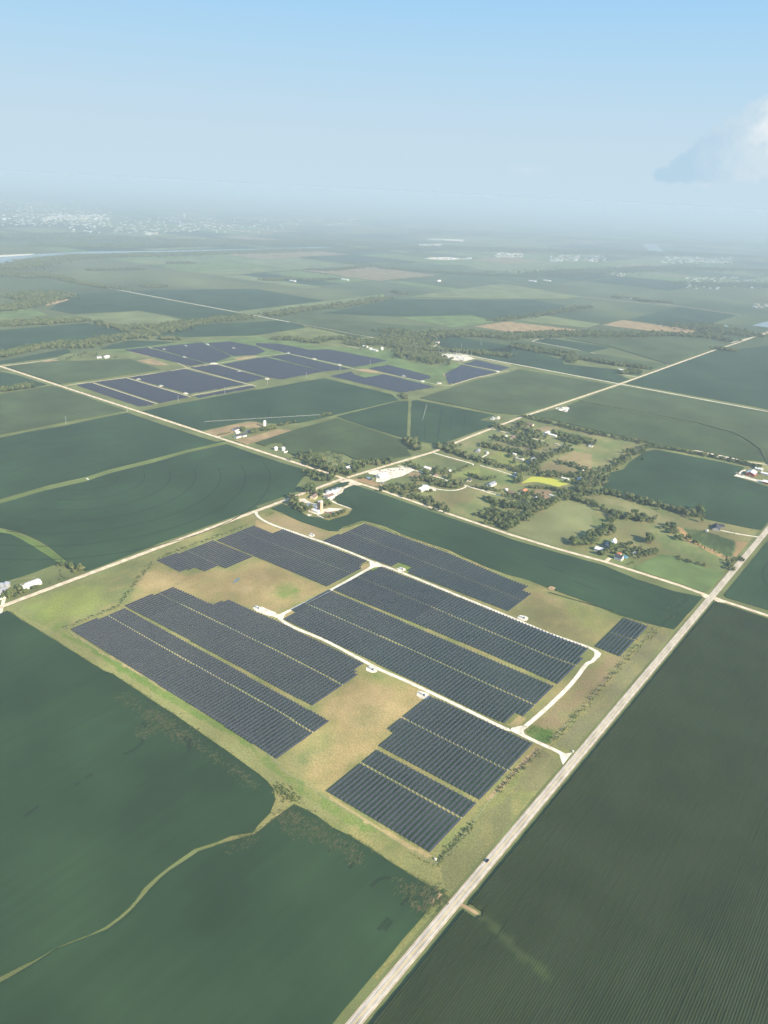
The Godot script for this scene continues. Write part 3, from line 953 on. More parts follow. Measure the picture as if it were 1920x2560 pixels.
func make_roads() -> void:
	var L := func(a: Vector2, b: Vector2) -> PackedVector2Array: return cut(PackedVector2Array([a, b]))
	# paved county road
	var line: PackedVector2Array = L.call(Vector2(-243.3, -100), Vector2(-243.3, -4200))
	var b := MB.new()
	b.ribbon(line, 10.6, 0.16, 0.0, 0.0)
	structure("road_shoulder", b.commit(), M.shoulder)
	b = MB.new()
	b.ribbon(line, 7.4, 0.24, 0.0, 0.1)
	var pave := structure("paved_road", b.commit(), M.pavement)
	b = MB.new()
	b.ribbon(line, 0.5, 0.256)
	part("centre_line", b.commit(), M.yellow_paint, pave)
	for s in [-1, 1]:
		b = MB.new()
		b.ribbon(line, 0.34, 0.256, 3.3 * s)
		part("edge_line", b.commit(), M.white_paint, pave)
	# gravel roads of the grid
	road("gravel_road", L.call(Vector2(-1052, 400), Vector2(-1052, -1247)), 9.0, "gravel")
	road("gravel_road", J([Z("p", [868, 1194, 960, 1166, 1080, 1131, 1180, 1090, 1303, 1043, 1550, 960, 1781, 877, 1850, 855, 1960, 815])]), 8.5, "gravel", 0.21)
	road("gravel_road", L.call(Vector2(-1052, -1247), Vector2(-5200, -1247)), 9.0, "gravel", 0.22)
	road("gravel_road", J([PackedVector2Array([Vector2(-1052, -1247)]), Z("p", [960, 1228, 1120, 1284, 1280, 1338, 1400, 1374, 1511, 1404, 1600, 1432, 1700, 1464]), PackedVector2Array([Vector2(-243, -1252), Vector2(600, -1246)])]), 7.6, "gravel", 0.23)
	road("gravel_road", L.call(Vector2(-4600, -2690), Vector2(1200, -2700)), 7.5, "white_gravel", 0.2)
	# flares at the crossings
	b = MB.new()
	b.slab(Z("42", [540, 8, 600, -8, 650, 6, 690, 30, 650, 36, 600, 28, 560, 20]), 0.245)
	b.slab(Z("43", [1225, 745, 1290, 745, 1340, 765, 1420, 800, 1330, 790, 1300, 770, 1250, 765]), 0.15)
	structure("gravel_road", b.commit(), M.gravel)
	# lanes of the solar park
	var lane1 := smooth_line(J([Z("42", [0, 205, 10, 232, 60, 268, 140, 302, 300, 358, 450, 408, 600, 465, 750, 528, 850, 565, 950, 602, 1300, 745, 1659, 893]), Z("43", [230, 990, 400, 1050, 500, 1086, 545, 1112, 552, 1135, 520, 1175]), Z("53", [480, 420, 400, 525, 300, 630, 200, 722, 110, 800, 60, 840])]))
	road("solar_park_lane", lane1, 5.6, "white_gravel", 0.17)
	var lane2 := smooth_line(J([Z("42", [790, 545, 740, 568, 700, 592, 480, 716, 300, 806, 190, 860, 150, 885, 170, 912, 260, 962]), Z("52", [440, 0, 640, 105, 800, 190, 960, 260, 1120, 335, 1360, 450, 1600, 568]), Z("53", [0, 842, 90, 886, 200, 938, 290, 978, 345, 1012])]))
	road("solar_park_lane", lane2, 5.6, "white_gravel", 0.18)
	b = MB.new()
	b.slab(Z("42", [735, 530, 780, 530, 845, 562, 800, 562, 760, 568, 715, 592, 740, 555]), 0.19)
	b.slab(Z("42", [110, 868, 160, 870, 200, 845, 175, 905, 120, 890]), 0.19)
	b.slab(Z("53", [0, 828, 60, 815, 90, 815, 75, 850, 90, 890, 0, 850]), 0.19)
	b.slab(Z("53", [300, 975, 345, 995, 390, 990, 330, 1068, 318, 1040]), 0.19)
	b.slab(Z("42", [0, 825, 40, 822, 130, 860, 150, 890, 80, 880, 0, 850]), 0.14)
	b.slab(Z("43", [520, 1090, 555, 1105, 580, 1125, 565, 1150, 530, 1160, 535, 1120]), 0.14)
	structure("solar_park_lane", b.commit(), M.white_gravel)
	# lanes of the distant arrays
	for q in [Z("31", [400, 432, 470, 418, 780, 378, 1040, 340, 1220, 310, 1400, 284, 1659, 236]), Z("32", [0, 238, 210, 216]), Z("31", [825, 376, 1240, 500]), Z("31", [605, 408, 1020, 545]), Z("31", [965, 176, 1215, 312, 1659, 430]), Z("31", [1340, 152, 1659, 222]), Z("32", [210, 216, 540, 292, 640, 318, 830, 348, 1080, 398, 1180, 420, 1260, 425, 1400, 380, 1640, 328]), Z("31", [1245, 488, 1640, 418]), Z("32", [1310, 275, 1340, 285, 1590, 335]), Z("32", [0, 160, 170, 210]), Z("31", [1400, 284, 1659, 358])]:
		road("solar_park_lane", q, 3.2, "gravel", 0.16)
	for q in [Z("31", [0, 300, 200, 275, 370, 250]), Z("32", [550, 155, 590, 168, 690, 188]), Z("32", [1400, 245, 1659, 292])]:
		road("farm_lane", q, 5.0, "gravel", 0.16)
	# lanes and drives among the houses
	for q in [[Z("a", [720, 660, 1000, 740, 1290, 820, 1330, 850]), 5.0], [Z("a", [210, 850, 380, 905, 560, 950, 720, 1000, 900, 1060, 1010, 1115]), 5.0], [Z("a", [1100, 1115, 1220, 1150, 1380, 1200, 1659, 1244]), 4.5], [Z("a", [1220, 1150, 1180, 1185, 1040, 1220, 860, 1212, 740, 1190]), 4.5], [Z("a", [1430, 740, 1530, 690]), 4.0], [Z("b", [170, 310, 330, 350, 500, 395]), 4.5], [Z("b", [650, 428, 740, 445, 960, 490]), 4.0], [Z("b", [1110, 525, 1260, 560, 1380, 585]), 4.5], [Z("b", [0, 850, 200, 905, 420, 975, 560, 1030]), 3.6], [Z("c", [0, 265, 130, 305, 300, 352]), 4.5], [Z("43", [1610, 372, 1480, 352, 1380, 332, 1350, 325]), 4.5], [Z("43", [600, 535, 635, 505]), 7.0], [Z("e", [1659, 320, 1400, 285, 1200, 255, 1000, 210, 860, 175, 720, 140]), 7.0], [Z("42", [630, 26, 570, 52, 552, 78]), 7.0], [Z("42", [440, 112, 520, 150, 620, 186]), 5.0], [Z("42", [278, 122, 320, 160, 345, 190]), 8.0], [Z("g", [280, 515, 340, 490]), 5.0], [Z("33", [820, 372, 640, 340]), 4.0], [Z("33", [130, 140, 180, 120, 260, 118]), 4.0], [Z("33", [130, 138, 360, 180, 660, 240, 1020, 292]), 4.0], [Z("f", [760, 155, 800, 130]), 5.0], [Z("22", [500, 470, 840, 520, 1240, 560]), 6.0], [Z("22", [1500, 720, 1659, 680]), 7.0], [Z("22", [690, 448, 780, 436, 840, 433]), 9.0], [Z("22", [1120, 540, 1540, 600]), 7.0], [Z("41", [0, 870, 40, 720]), 5.0]]:
		road("farm_lane", smooth_line(q[0], 3), q[1], "white_gravel" if q[1] < 5.5 else "gravel", 0.15)
	# grass tracks between the fields
	var gt := [[Z("31", [-400, 1290, 0, 1178, 300, 1090, 560, 1031, 700, 986, 980, 916, 1220, 850, 1470, 792]), 7.0, "waterway"], [Z("32", [515, 622, 920, 525]), 8.0, "verge"], [Z("32", [1000, 520, 992, 640, 985, 760]), 9.0, "verge"], [Z("32", [520, 630, 720, 698, 940, 770]), 4.0, "verge"], [Z("32", [1050, 512, 1300, 562, 1540, 612]), 6.0, "verge"], [Z("31", [320, 515, 430, 545, 540, 570]), 6.0, "verge"]]
	for q in gt:
		b = MB.new()
		b.ribbon(smooth_line(q[0], 5), q[1], 0.12, 0.0, 0.0)
		structure("grass_track", b.commit(), M[q[2]])
	# the grass waterways
	b = MB.new()
	var up := smooth_line(J([Z("52", [30, 905, 75, 935, 104, 978, 114, 1030, 84, 1110, 6, 1194]), Z("61", [1640, -2, 1500, 18, 1400, 56, 1260, 104, 1170, 164, 1095, 218, 1005, 286, 930, 358, 880, 428, 838, 478, 765, 548, 680, 604, 560, 664, 380, 734, 200, 831, 0, 931])]), 4)
	var down := smooth_line(J([Z("52", [250, 1078, 150, 1140, 60, 1200]), Z("61", [1560, 52, 1480, 76, 1400, 102, 1290, 142, 1212, 198, 1105, 266, 1035, 326, 968, 396, 918, 456, 886, 498, 808, 568, 706, 646, 545, 706, 385, 766, 225, 866, 60, 964])]), 4)
	down.reverse()
	b.slab(ragged(J([up, down]), 3.0, 0.6), 0.1)
	structure("grass_waterway", b.commit(), M.waterway)
	tufts(up, 800, 0.6, 0.5, 0.95)
	tufts(down, 800, 0.6, 0.5, 0.95)
	b = MB.new()
	b.slab(ragged(Z("41", [-300, 320, 0, 325, 120, 348, 235, 395, 335, 452, 430, 530, 380, 540, 260, 462, 150, 394, 60, 350, -300, 350]), 12.0, 1.0), 0.1)
	structure("grass_waterway", b.commit(), M.waterway)
	# dark drainage line between the right-hand cornfields
	b = MB.new()
	b.ribbon(smooth_line(Z("33", [420, 528, 560, 553, 900, 616, 1200, 674, 1440, 738, 1540, 796, 1605, 852, 1640, 915])), 9.0, 0.08)
	structure("drainage_ditch", b.commit(), M.weeds)


var tuft_spots := []


# rank grass and weeds along a line
func tufts(p: PackedVector2Array, n: int, spread: float, lo: float, hi: float) -> void:
	for i in n:
		var k := rng.randi() % (p.size() - 1)
		tuft_spots.append([p[k].lerp(p[k + 1], rng.randf()) + Vector2(rng.randfn(), rng.randfn()) * spread, rng.randf_range(lo, hi)])


func plant_tufts() -> void:
	tufts(Z("41", [60, 850, 130, 900, 250, 972, 400, 1062, 670, 1232]), 240, 0.8, 0.7, 1.4)
	tufts(Z("51", [720, 214, 860, 304, 960, 374, 1100, 464, 1350, 634, 1640, 842]), 260, 0.8, 0.7, 1.4)
	tufts(Z("51", [620, 40, 900, 200, 1200, 380, 1640, 660]), 240, 2.2, 0.5, 1.1)
	tufts(Z("52", [130, 940, 190, 1000, 260, 1040]), 160, 4.0, 0.9, 2.2)
	tufts(Z("62", [600, 15, 840, 172, 1060, 312, 1180, 385]), 160, 0.8, 0.7, 1.4)
	tufts(Z("53", [940, 180, 720, 395, 480, 680, 240, 930]), 420, 2.6, 0.5, 1.2)
	tufts(Z("k2", [1620, 800, 1400, 1000, 1200, 1180, 1000, 1380]), 240, 2.0, 0.5, 1.3)
	tufts(Z("62", [1400, -40, 1290, 80, 1170, 215]), 200, 2.0, 0.6, 1.4)
	tufts(Z("53", [85, 850, 140, 830, 260, 860, 200, 920]), 300, 4.0, 0.4, 0.9)
	tufts(Z("42", [560, 315, 700, 272, 1000, 375, 1300, 485, 1659, 625]), 500, 1.6, 0.6, 1.5)
	tufts(Z("43", [0, 625, 270, 715, 560, 820, 700, 878, 930, 945]), 360, 1.4, 0.6, 1.4)
	tufts(Z("41", [420, 965, 780, 812, 985, 540, 1400, 375]), 420, 1.8, 0.6, 1.4)
	var mm := MultiMesh.new()
	mm.transform_format = MultiMesh.TRANSFORM_3D
	mm.use_colors = true
	mm.mesh = sapling_crown
	mm.instance_count = tuft_spots.size()
	for i in tuft_spots.size():
		var s: Array = tuft_spots[i]
		var h: float = s[1]
		var w := h * rng.randf_range(1.2, 2.0)
		mm.set_instance_transform(i, Transform3D(Basis(Vector3.UP, rng.randf() * TAU).scaled(Vector3(w, h, w)), Vector3(s[0].x, -0.1 * h, s[0].y)))
		mm.set_instance_color(i, Color(0.100, 0.155, 0.038).lerp(Color(0.20, 0.235, 0.075), rng.randf()))
	var o := MultiMeshInstance3D.new()
	o.name = "rank_grass"
	o.multimesh = mm
	o.material_override = M.leaf_many
	add_child(o)
	tag(o, "rank grass and weeds along the margins of the solar park and waterway", "grass", "", "stuff")


# wheel and sprinkler tracks, thin stands and bare spots in the crops
func make_marks() -> void:
	var b := MB.new()
	var pivot := at("31", 565, 1035)
	for rad in [62.0, 118.0, 172.0, 226.0, 280.0, 334.0, 388.0]:
		var p := PackedVector2Array()
		for i in 60:
			var a := deg_to_rad(-62.0 + i * 2.1)
			p.append(pivot + Vector2(cos(a), sin(a)) * rad)
		b.ribbon(p, 2.0, 0.88)
		p = PackedVector2Array()
		for i in 30:
			var a := deg_to_rad(150.0 + i * 2.6)
			p.append(pivot + Vector2(cos(a), sin(a)) * rad)
		b.ribbon(p, 1.5, 0.88)
	var r := RandomNumberGenerator.new()
	r.seed = 17
	for q in [["51", [800, 745, 870, 715, 920, 670, 925, 640]], ["51", [1200, 625, 1240, 660, 1235, 700, 1210, 725]], ["51", [1190, 640, 1222, 672, 1215, 705]], ["51", [150, 1150, 200, 1120, 250, 1075]], ["51", [550, 900, 600, 870]], ["51", [485, 945, 515, 930]], ["51", [920, 540, 990, 590, 1060, 560]], ["62", [960, 340, 990, 390, 985, 430, 940, 480]], ["62", [790, 640, 860, 560]], ["62", [830, 640, 880, 580]], ["62", [740, 360, 800, 310, 870, 300]], ["62", [600, 240, 650, 190, 650, 150]], ["62", [470, 130, 530, 95, 600, 100]],
			["43", [1060, 830, 1110, 800, 1130, 770, 1110, 750]], ["43", [970, 945, 1030, 880]], ["43", [240, 730, 480, 800, 660, 850]], ["43", [400, 660, 560, 720]], ["43", [620, 640, 760, 690]], ["43", [230, 560, 330, 600]], ["42", [1180, 240, 1420, 330]], ["42", [900, 300, 1100, 370]], ["42", [600, 150, 660, 190]], ["43", [1659, 545, 1625, 590, 1630, 650, 1659, 690]],
			["a", [480, 330, 490, 440]], ["a", [610, 230, 600, 440]], ["a", [780, 450, 850, 30]], ["a", [800, 450, 870, 30]], ["a", [980, 350, 1000, 120]], ["a", [1180, 300, 1200, 100]], ["33", [1270, 610, 1300, 565]], ["32", [80, 640, 90, 570]], ["g", [200, 230, 165, 80]], ["g", [540, 200, 510, 80]], ["g", [850, 140, 890, 40]], ["g", [1180, 140, 1220, 30]]]:
		for side in [-0.95, 0.95]:
			b.ribbon(smooth_line(Z(q[0], q[1]), 8), 0.9, 0.885, side)
	single("wheel_tracks", b.commit(), M.track, "dark wheel and sprinkler tracks pressed into the soybean fields", "track", "", "stuff")
	# thin stand and bare soil: drawn-out specks gathered along lines
	var soil := MB.new()
	var weed := MB.new()
	var n := 0
	for q in [["51", [780, 360, 960, 470, 1120, 590, 1230, 625], 9.0, 150], ["51", [960, 480, 1120, 520], 8.0, 60], ["51", [910, 620, 1050, 560], 6.0, 60], ["51", [1260, 660, 1420, 790, 1560, 880, 1650, 960], 5.0, 70], ["52", [170, 1190, 240, 1130, 330, 1190, 450, 1244], 8.0, 110], ["62", [230, -10, 420, 40, 560, 90, 660, 180], 7.0, 110], ["62", [940, 340, 1000, 430, 1060, 500], 6.0, 40], ["62", [1020, 390, 1190, 410, 1100, 500], 6.0, 120], ["43", [1100, 780, 1000, 900], 8.0, 20], ["32", [560, 1100, 640, 1180], 8.0, 30], ["61", [1500, 110, 1650, 40], 6.0, 20]]:
		var p := smooth_line(Z(q[0], q[1]), 10)
		for i in q[3] * 3:
			var c := p[r.randi() % p.size()] + Vector2(r.randfn() * q[2] * 0.8, r.randfn() * q[2] * 0.8)
			var s := Vector2(r.randf_range(0.2, 0.75), r.randf_range(0.5, 2.6))
			var o := PackedVector2Array()
			for k in 8:
				var a := TAU * k / 8.0
				o.append(c + Vector2(cos(a) * s.x, sin(a) * s.y) * r.randf_range(0.6, 1.25))
			n += 1
			(weed if r.randf() < 0.6 else soil).slab(o, 0.9 + 0.0004 * (n % 700), 0.9 + 0.0004 * (n % 700))
	single("bare_patches", soil.commit(), M.bare_soil, "tan bare soil patches in the soybeans along the grass margin", "soil", "", "stuff")
	single("thin_crop_patches", weed.commit(), M.weeds, "yellow green thin patches in the soybeans along the grass margin", "crop", "", "stuff")
	# yards and pads
	var yard := MB.new()
	for q in [Z("h", [280, 500, 420, 480, 620, 600, 780, 620, 900, 760, 1060, 720, 1400, 740, 1380, 780, 1000, 830, 780, 910, 540, 830, 400, 700, 380, 600]), Z("h", [890, 350, 1060, 300, 1250, 215, 1400, 180, 1380, 250, 1450, 330, 1360, 390, 1250, 440, 1160, 520, 960, 480]), Z("h", [500, 870, 640, 900, 540, 940, 500, 920]), Z("j", [0, 620, 560, 380, 1240, 320, 1300, 360, 700, 560, 560, 760, 540, 900, 700, 1000, 560, 940, 480, 740, 0, 780]), Z("d", [1300, 590, 1400, 570, 1659, 530, 1900, 520, 2000, 560, 1800, 660, 1659, 690, 1540, 740, 1420, 740, 1440, 640, 1320, 620]), Z("e", [1190, 460, 1250, 440, 1300, 400, 1370, 385, 1380, 392, 1320, 415, 1310, 440, 1340, 460, 1500, 510, 1659, 535, 1659, 560, 1540, 545, 1320, 488]), Z("f", [810, 245, 900, 225, 1100, 240, 1190, 275, 1080, 305, 960, 290]), Z("33", [280, 570, 370, 560, 380, 590, 350, 610]), Z("e", [700, 140, 760, 130, 1280, 250, 1240, 270, 900, 200]), Z("a", [700, 1160, 760, 1180, 780, 1230, 640, 1230, 640, 1180])]:
		yard.slab(ragged(q, 8.0, 0.8), 0.13)
	structure("gravel_yard", yard.commit(), M.white_gravel)
	var dirt := MB.new()
	for q in [Z("43", [230, 700, 255, 690, 280, 700, 268, 718, 240, 715]), Z("f", [860, 430, 930, 435, 900, 470, 875, 465]), Z("f", [0, 385, 70, 385, 200, 415, 80, 415]), Z("21", [200, 555, 270, 530, 300, 535, 270, 545, 200, 560]), Z("31", [245, 285, 310, 262, 380, 262, 300, 275]), Z("62", [1130, 470, 1190, 400, 1205, 410, 1150, 470])]:
		dirt.slab(ragged(q, 8.0, 1.0), 0.92)
	structure("bare_earth", dirt.commit(), M.dirt)
	var meadow := MB.new()
	meadow.slab(J([Z("31", [650, 200, 800, 186, 1150, 150, 1659, 108]), Z("32", [250, 132, 420, 172, 640, 178, 900, 202, 950, 245, 1000, 300, 700, 320]), Z("31", [1500, 300])]), 0.08)
	meadow.slab(Z("f", [250, 250, 480, 300, 640, 330, 730, 355, 1000, 320, 1060, 350, 900, 500, 700, 560, 300, 420, 200, 330]), 0.1)
	meadow.slab(Z("f", [0, 415, 90, 415, 230, 432, 80, 475, 0, 470]), 0.12)
	structure("meadow", meadow.commit(), M.hay)
	meadow = MB.new()
	for q in [Z("31", [838, 206, 880, 203, 976, 232, 962, 240]), Z("31", [890, 262, 985, 250, 1092, 290, 1012, 296]), Z("31", [1510, 246, 1640, 230, 1680, 238, 1545, 262]), Z("32", [640, 325, 720, 318, 830, 346, 720, 340])]:
		meadow.slab(ragged(q, 20.0, 2.0), 0.14)
	structure("dry_meadow", meadow.commit(), M.stubble)
	meadow = MB.new()
	meadow.ribbon(smooth_line(Z("62", [1312, 466, 1345, 480, 1390, 503, 1440, 533]), 6), 3.6, 0.14, 0.0, 0.0)
	structure("farm_lane", meadow.commit(), M.dirt)
	# water
	var w := MB.new()
	w.slab(ragged(Z("21", [-200, 360, 0, 346, 180, 336, 400, 326, 700, 324, 1000, 317, 1300, 309, 1440, 305, 1420, 310, 1300, 318, 900, 328, 600, 331, 300, 347, 180, 362, 0, 380, -200, 390]), 250.0, 20.0), 1.0)
	w.slab(Z("22", [1590, 646, 1640, 632, 1700, 625, 1760, 650, 1659, 655]), 1.0)
	w.slab(Z("22", [1425, 650, 1480, 645, 1490, 655, 1440, 660]), 1.0)
	w.slab(Z("22", [1110, 290, 1180, 295, 1200, 320, 1240, 335, 1180, 338, 1140, 320]), 1.0)
	structure("river_water", w.commit(), M.water)
	w = MB.new()
	w.slab(ragged(Z("b", [620, 1115, 690, 1058, 760, 1018, 880, 1020, 1050, 1043, 1200, 1078, 1310, 1125, 1150, 1168, 1040, 1135, 860, 1098, 720, 1100]), 6.0, 1.0), 0.2)
	w.slab(ragged(Z("c", [1380, 275, 1450, 300, 1560, 310, 1560, 335, 1440, 300]), 6.0, 1.0), 0.2)
	structure("pond_water", w.commit(), M.duckweed)
	w = MB.new()
	w.slab(Z("41", [1510, 668, 1530, 640, 1560, 632, 1545, 650, 1515, 670]), 0.12)
	structure("puddle_water", w.commit(), M.water)


# ---------------------------------------------------------------- solar park
const PITCH := 5.6
const WIDE := 2.42
const TILT := 0.85
const UNIT := 2.5
var table_cache := {}
var solar_rows := []


# meshes of a table of k units: frame, glass, tube, piles; it starts at z = 0 and runs to -z
func table_meshes(k: int) -> Array:
	if table_cache.has(k):
		return table_cache[k]
	var l := k * UNIT
	var across := Vector3(cos(TILT), -sin(TILT), 0.0)
	var up := Vector3(sin(TILT), cos(TILT), 0.0)
	var o := Vector3(0, 1.45, -l / 2.0)
	var frame := MB.new()
	frame.obox(o, across * WIDE / 2.0, up * 0.02, Vector3(0, 0, l / 2.0))
	var glass := MB.new()
	for i in k * 4:
		var z0 := -i * UNIT / 4.0 - 0.014
		var z1 := -(i + 1) * UNIT / 4.0 + 0.014
		for s in [[-WIDE / 2.0 + 0.03, -0.03], [0.03, WIDE / 2.0 - 0.03]]:
			var c := Vector3(0, 1.45, 0) + up * 0.032
			glass.quad(c + across * s[0] + Vector3(0, 0, z0), c + across * s[1] + Vector3(0, 0, z0), c + across * s[1] + Vector3(0, 0, z1), c + across * s[0] + Vector3(0, 0, z1))
	var tube := MB.new()
	tube.bar(Vector3(0, 1.36, 0.6), Vector3(0, 1.36, -l - 0.6), 0.07, 6)
	var piles := MB.new()
	var z := -1.2
	while z > -l:
		piles.box(Vector3(-0.06, 0.0, z - 0.05), Vector3(0.06, 1.3, z + 0.05), false)
		z -= 7.5
	table_cache[k] = [frame.commit(), glass.commit(), tube.commit(), piles.commit()]
	return table_cache[k]


# stretches of the line x = const inside a polygon
func spans(p: PackedVector2Array, x: float) -> Array:
	var hits: Array[float] = []
	for i in p.size():
		var a := p[i]
		var b := p[(i + 1) % p.size()]
		if (a.x <= x) != (b.x <= x):
			hits.append(lerpf(a.y, b.y, (x - a.x) / (b.x - a.x)))
	hits.sort()
	var out := []
	for i in range(0, hits.size() - 1, 2):
		out.append([hits[i], hits[i + 1]])
	return out


func line_z(p: PackedVector2Array, x: float) -> float:
	var best := p[0].y
	for i in p.size() - 1:
		var a := p[i]
		var b := p[i + 1]
		if (x >= minf(a.x, b.x) and x <= maxf(a.x, b.x)) or i == 0 or i == p.size() - 2:
			if absf(b.x - a.x) > 0.01:
				best = lerpf(a.y, b.y, (x - a.x) / (b.x - a.x))
				if x >= minf(a.x, b.x) and x <= maxf(a.x, b.x):
					return best
	return best


func block(p: PackedVector2Array, aisle: PackedVector2Array, words: String) -> void:
	var lo := 1e9
	var hi := -1e9
	for q in p:
		lo = minf(lo, q.x)
		hi = maxf(hi, q.x)
	var n := int(round((hi - lo - 1.5) / PITCH))
	for i in n:
		var x := lo + 2.6 + i * (hi - lo - 2.6) / maxf(n, 1)
		var segs := []
		for s in spans(p, x):
			var za := line_z(aisle, x) if aisle.size() else 1e9
			if za > s[0] + 6.0 and za < s[1] - 6.0:
				segs.append([s[0], za - 0.6])
				segs.append([za + 0.6, s[1]])
			elif s[1] - s[0] > 5.0:
				segs.append([s[0], s[1]])
		if segs.size():
			var from_gravel := i < n / 2
			var nth := ordinal(i + 1 if from_gravel else n - i)
			solar_rows.append({"label": "%s solar panel row from the %s road side %s" % [nth, "gravel" if from_gravel else "paved", words], "x": x, "segs": segs, "words": words, "far": Vector3(x, EYE, (segs[0][0] + segs[-1][1]) / 2.0).length()})


func ordinal(k: int) -> String:
	var tail := "th"
	if k % 100 < 11 or k % 100 > 13:
		tail = ["th", "st", "nd", "rd", "th", "th", "th", "th", "th", "th"][k % 10]
	return str(k) + tail


func make_solar() -> void:
	block(Z("p", [815.4, 1981.5, 944.7, 1875.4, 1199.4, 2012.8, 1083, 2139.8]), J([Z("k1", [540, 255, 1650, 865]), Z("52", [1355, 1170])]), "in the bottom corner block")
	block(J([Z("k3", [80, 1050, 345, 800, 230, 720, 510, 490, 1020, 75]), Z("k2", [1555, 740]), Z("52", [1470, 1052])]), J([Z("k3", [505, 497]), Z("k2", [720, 870, 1205, 1110])]), "in the entrance lane block")
	block(J([Z("k5", [110, 520, 1060, 150]), Z("k4", [1440, 1110, 425, 1835])]), J([Z("k5", [740, 265, 1659, 790]), Z("k4", [480, 930, 1125, 1335])]), "in the long margin block")
	block(J([Z("k5", [1050, 110]), Z("41", [1120, 697, 1385, 812, 1482, 777]), Z("k7", [0, 620, 600, 905, 1350, 1270, 1190, 1430, 1285, 1470]), Z("k4", [1659, 430, 1100, 830])]), J([Z("41", [1025, 735]), Z("k7", [0, 1095, 840, 1531]), Z("k4", [1659, 415])]), "in the stepped middle block")
	block(J([Z("k7", [60, 572, 255, 457, 180, 420, 390, 315, 800, 105]), Z("k8", [1175, 440, 900, 690, 740, 855, 620, 810, 460, 950, 0, 750]), Z("k7", [1659, 1335])]), J([Z("k7", [390, 305, 1659, 860]), Z("k8", [890, 690])]), "in the wide middle block")
	block(J([Z("42", [503, 715, 720, 600, 820, 568]), Z("k6", [0, 510, 548, 722, 430, 850, 512, 887, 105, 1262]), Z("k8", [1215, 412, 300, 5])]), J([Z("42", [640, 620, 1130, 820, 1659, 1045]), Z("k6", [0, 850, 400, 990])]), "below the straight upper lane")
	block(J([Z("42", [437, 397, 712, 287, 1250, 478, 1659, 652]), Z("43", [107, 692, 70, 717, 140, 747, 5, 845]), Z("42", [1640, 855, 978, 602, 1016, 570, 935, 540, 882, 564])]), Z("42", [600, 335, 1060, 520, 1659, 755]), "beside the long soybean field")
	block(Z("41", [1020, 525, 1385, 397, 1640, 500, 1475, 580, 1425, 562, 1335, 598, 1262, 570, 1172, 602]), Z("41", [1210, 460, 1420, 555]), "in the stepped meadow block")
	block(J([Z("41", [1405, 395, 1648, 300]), Z("42", [100, 347, 180, 324, 720, 527, 675, 564, 690, 582, 472, 698, 0, 500])]), Z("42", [0, 372, 640, 615]), "nearest the twin silo farmstead")
	block(Z("k6", [640, 697, 1070, 272, 1470, 407, 1040, 860]), Z("k6", [870, 485, 1230, 600]), "in the small separate block")
	solar_rows.sort_custom(func(a, b): return a.far < b.far)
	var many_frame := MB.new()
	var many_glass := MB.new()
	var motor := MB.new()
	motor.box(Vector3(-0.12, 0.0, -0.12), Vector3(0.12, 1.15, 0.12))
	motor.box(Vector3(-0.28, 1.15, -0.35), Vector3(0.28, 1.55, 0.35))
	var motor_mesh := motor.commit()
	var count := 0
	for row in solar_rows:
		if count < 300:
			count += 1
			var z_top: float = row.segs[0][1]
			var o := thing("solar_panel_row", Vector3(row.x, 0.06, row.segs[-1][1]), row.label, "solar panels", "solar panel rows " + row.words)
			for s in row.segs:
				var k := maxi(2, int(floor((s[1] - s[0]) / UNIT)))
				var t := table_meshes(k)
				var slack: float = (s[1] - s[0]) - k * UNIT
				var dz: float = s[1] - slack / 2.0 - row.segs[-1][1]
				var table := part("panel_table", t[0], M.aluminium, o)
				table.position.z = dz
				part("module_glass", t[1], M.panel_glass, table, true)
				part("torque_tube", t[2], M.steel, o).position.z = dz
				part("support_piles", t[3], M.steel, o, true).position.z = dz
			if row.segs.size() > 1:
				part("drive_motor", motor_mesh, M.cabinet, o).position.z = row.segs[0][1] + 0.6 - row.segs[-1][1]
		else:
			for s in row.segs:
				long_table(many_frame, many_glass, row.x, s[0], s[1], 0.625)
			if row.segs.size() > 1:
				many_frame.box(Vector3(row.x - 0.28, 0.06, row.segs[0][1] + 0.3), Vector3(row.x + 0.28, 1.6, row.segs[0][1] + 0.9))
	print("near rows ", solar_rows.size())
	# distant arrays across the fields
	var far := [Z("31", [495, 425, 590, 410, 1008, 546, 905, 565]), Z("31", [617, 405, 815, 380, 1228, 502, 1035, 541]), Z("31", [842, 375, 1190, 320, 1590, 418, 1225, 482]), Z("31", [1262, 496, 1630, 428, 1659, 440, 1290, 508]),
		J([Z("31", [1232, 311, 1395, 290, 1659, 360]), Z("32", [60, 380, -60, 410])]), J([Z("31", [1442, 290, 1659, 252]), Z("32", [60, 243, 445, 335, 160, 388, 60, 368, 0, 350])]), Z("31", [808, 196, 952, 180, 1330, 282, 1232, 299, 1090, 264, 962, 234]), Z("31", [988, 180, 1310, 147, 1500, 238, 1395, 276, 1340, 279]),
		Z("31", [1332, 152, 1490, 142, 1659, 172, 1720, 205, 1659, 228, 1512, 236]), Z("32", [92, 239, 210, 224, 540, 303, 605, 320, 450, 334]), Z("32", [0, 152, 150, 157, 350, 196, 470, 192, 855, 265, 640, 308, 235, 222, 160, 208, 0, 166]), Z("32", [732, 316, 850, 292, 1120, 361, 1135, 380, 1062, 394, 840, 343]), Z("32", [482, 366, 618, 337, 640, 357, 710, 377, 825, 352, 1160, 436, 940, 474]),
		Z("32", [1222, 352, 1335, 293, 1560, 340, 1252, 420]), Z("32", [1345, 287, 1430, 262, 1645, 311, 1580, 331])]
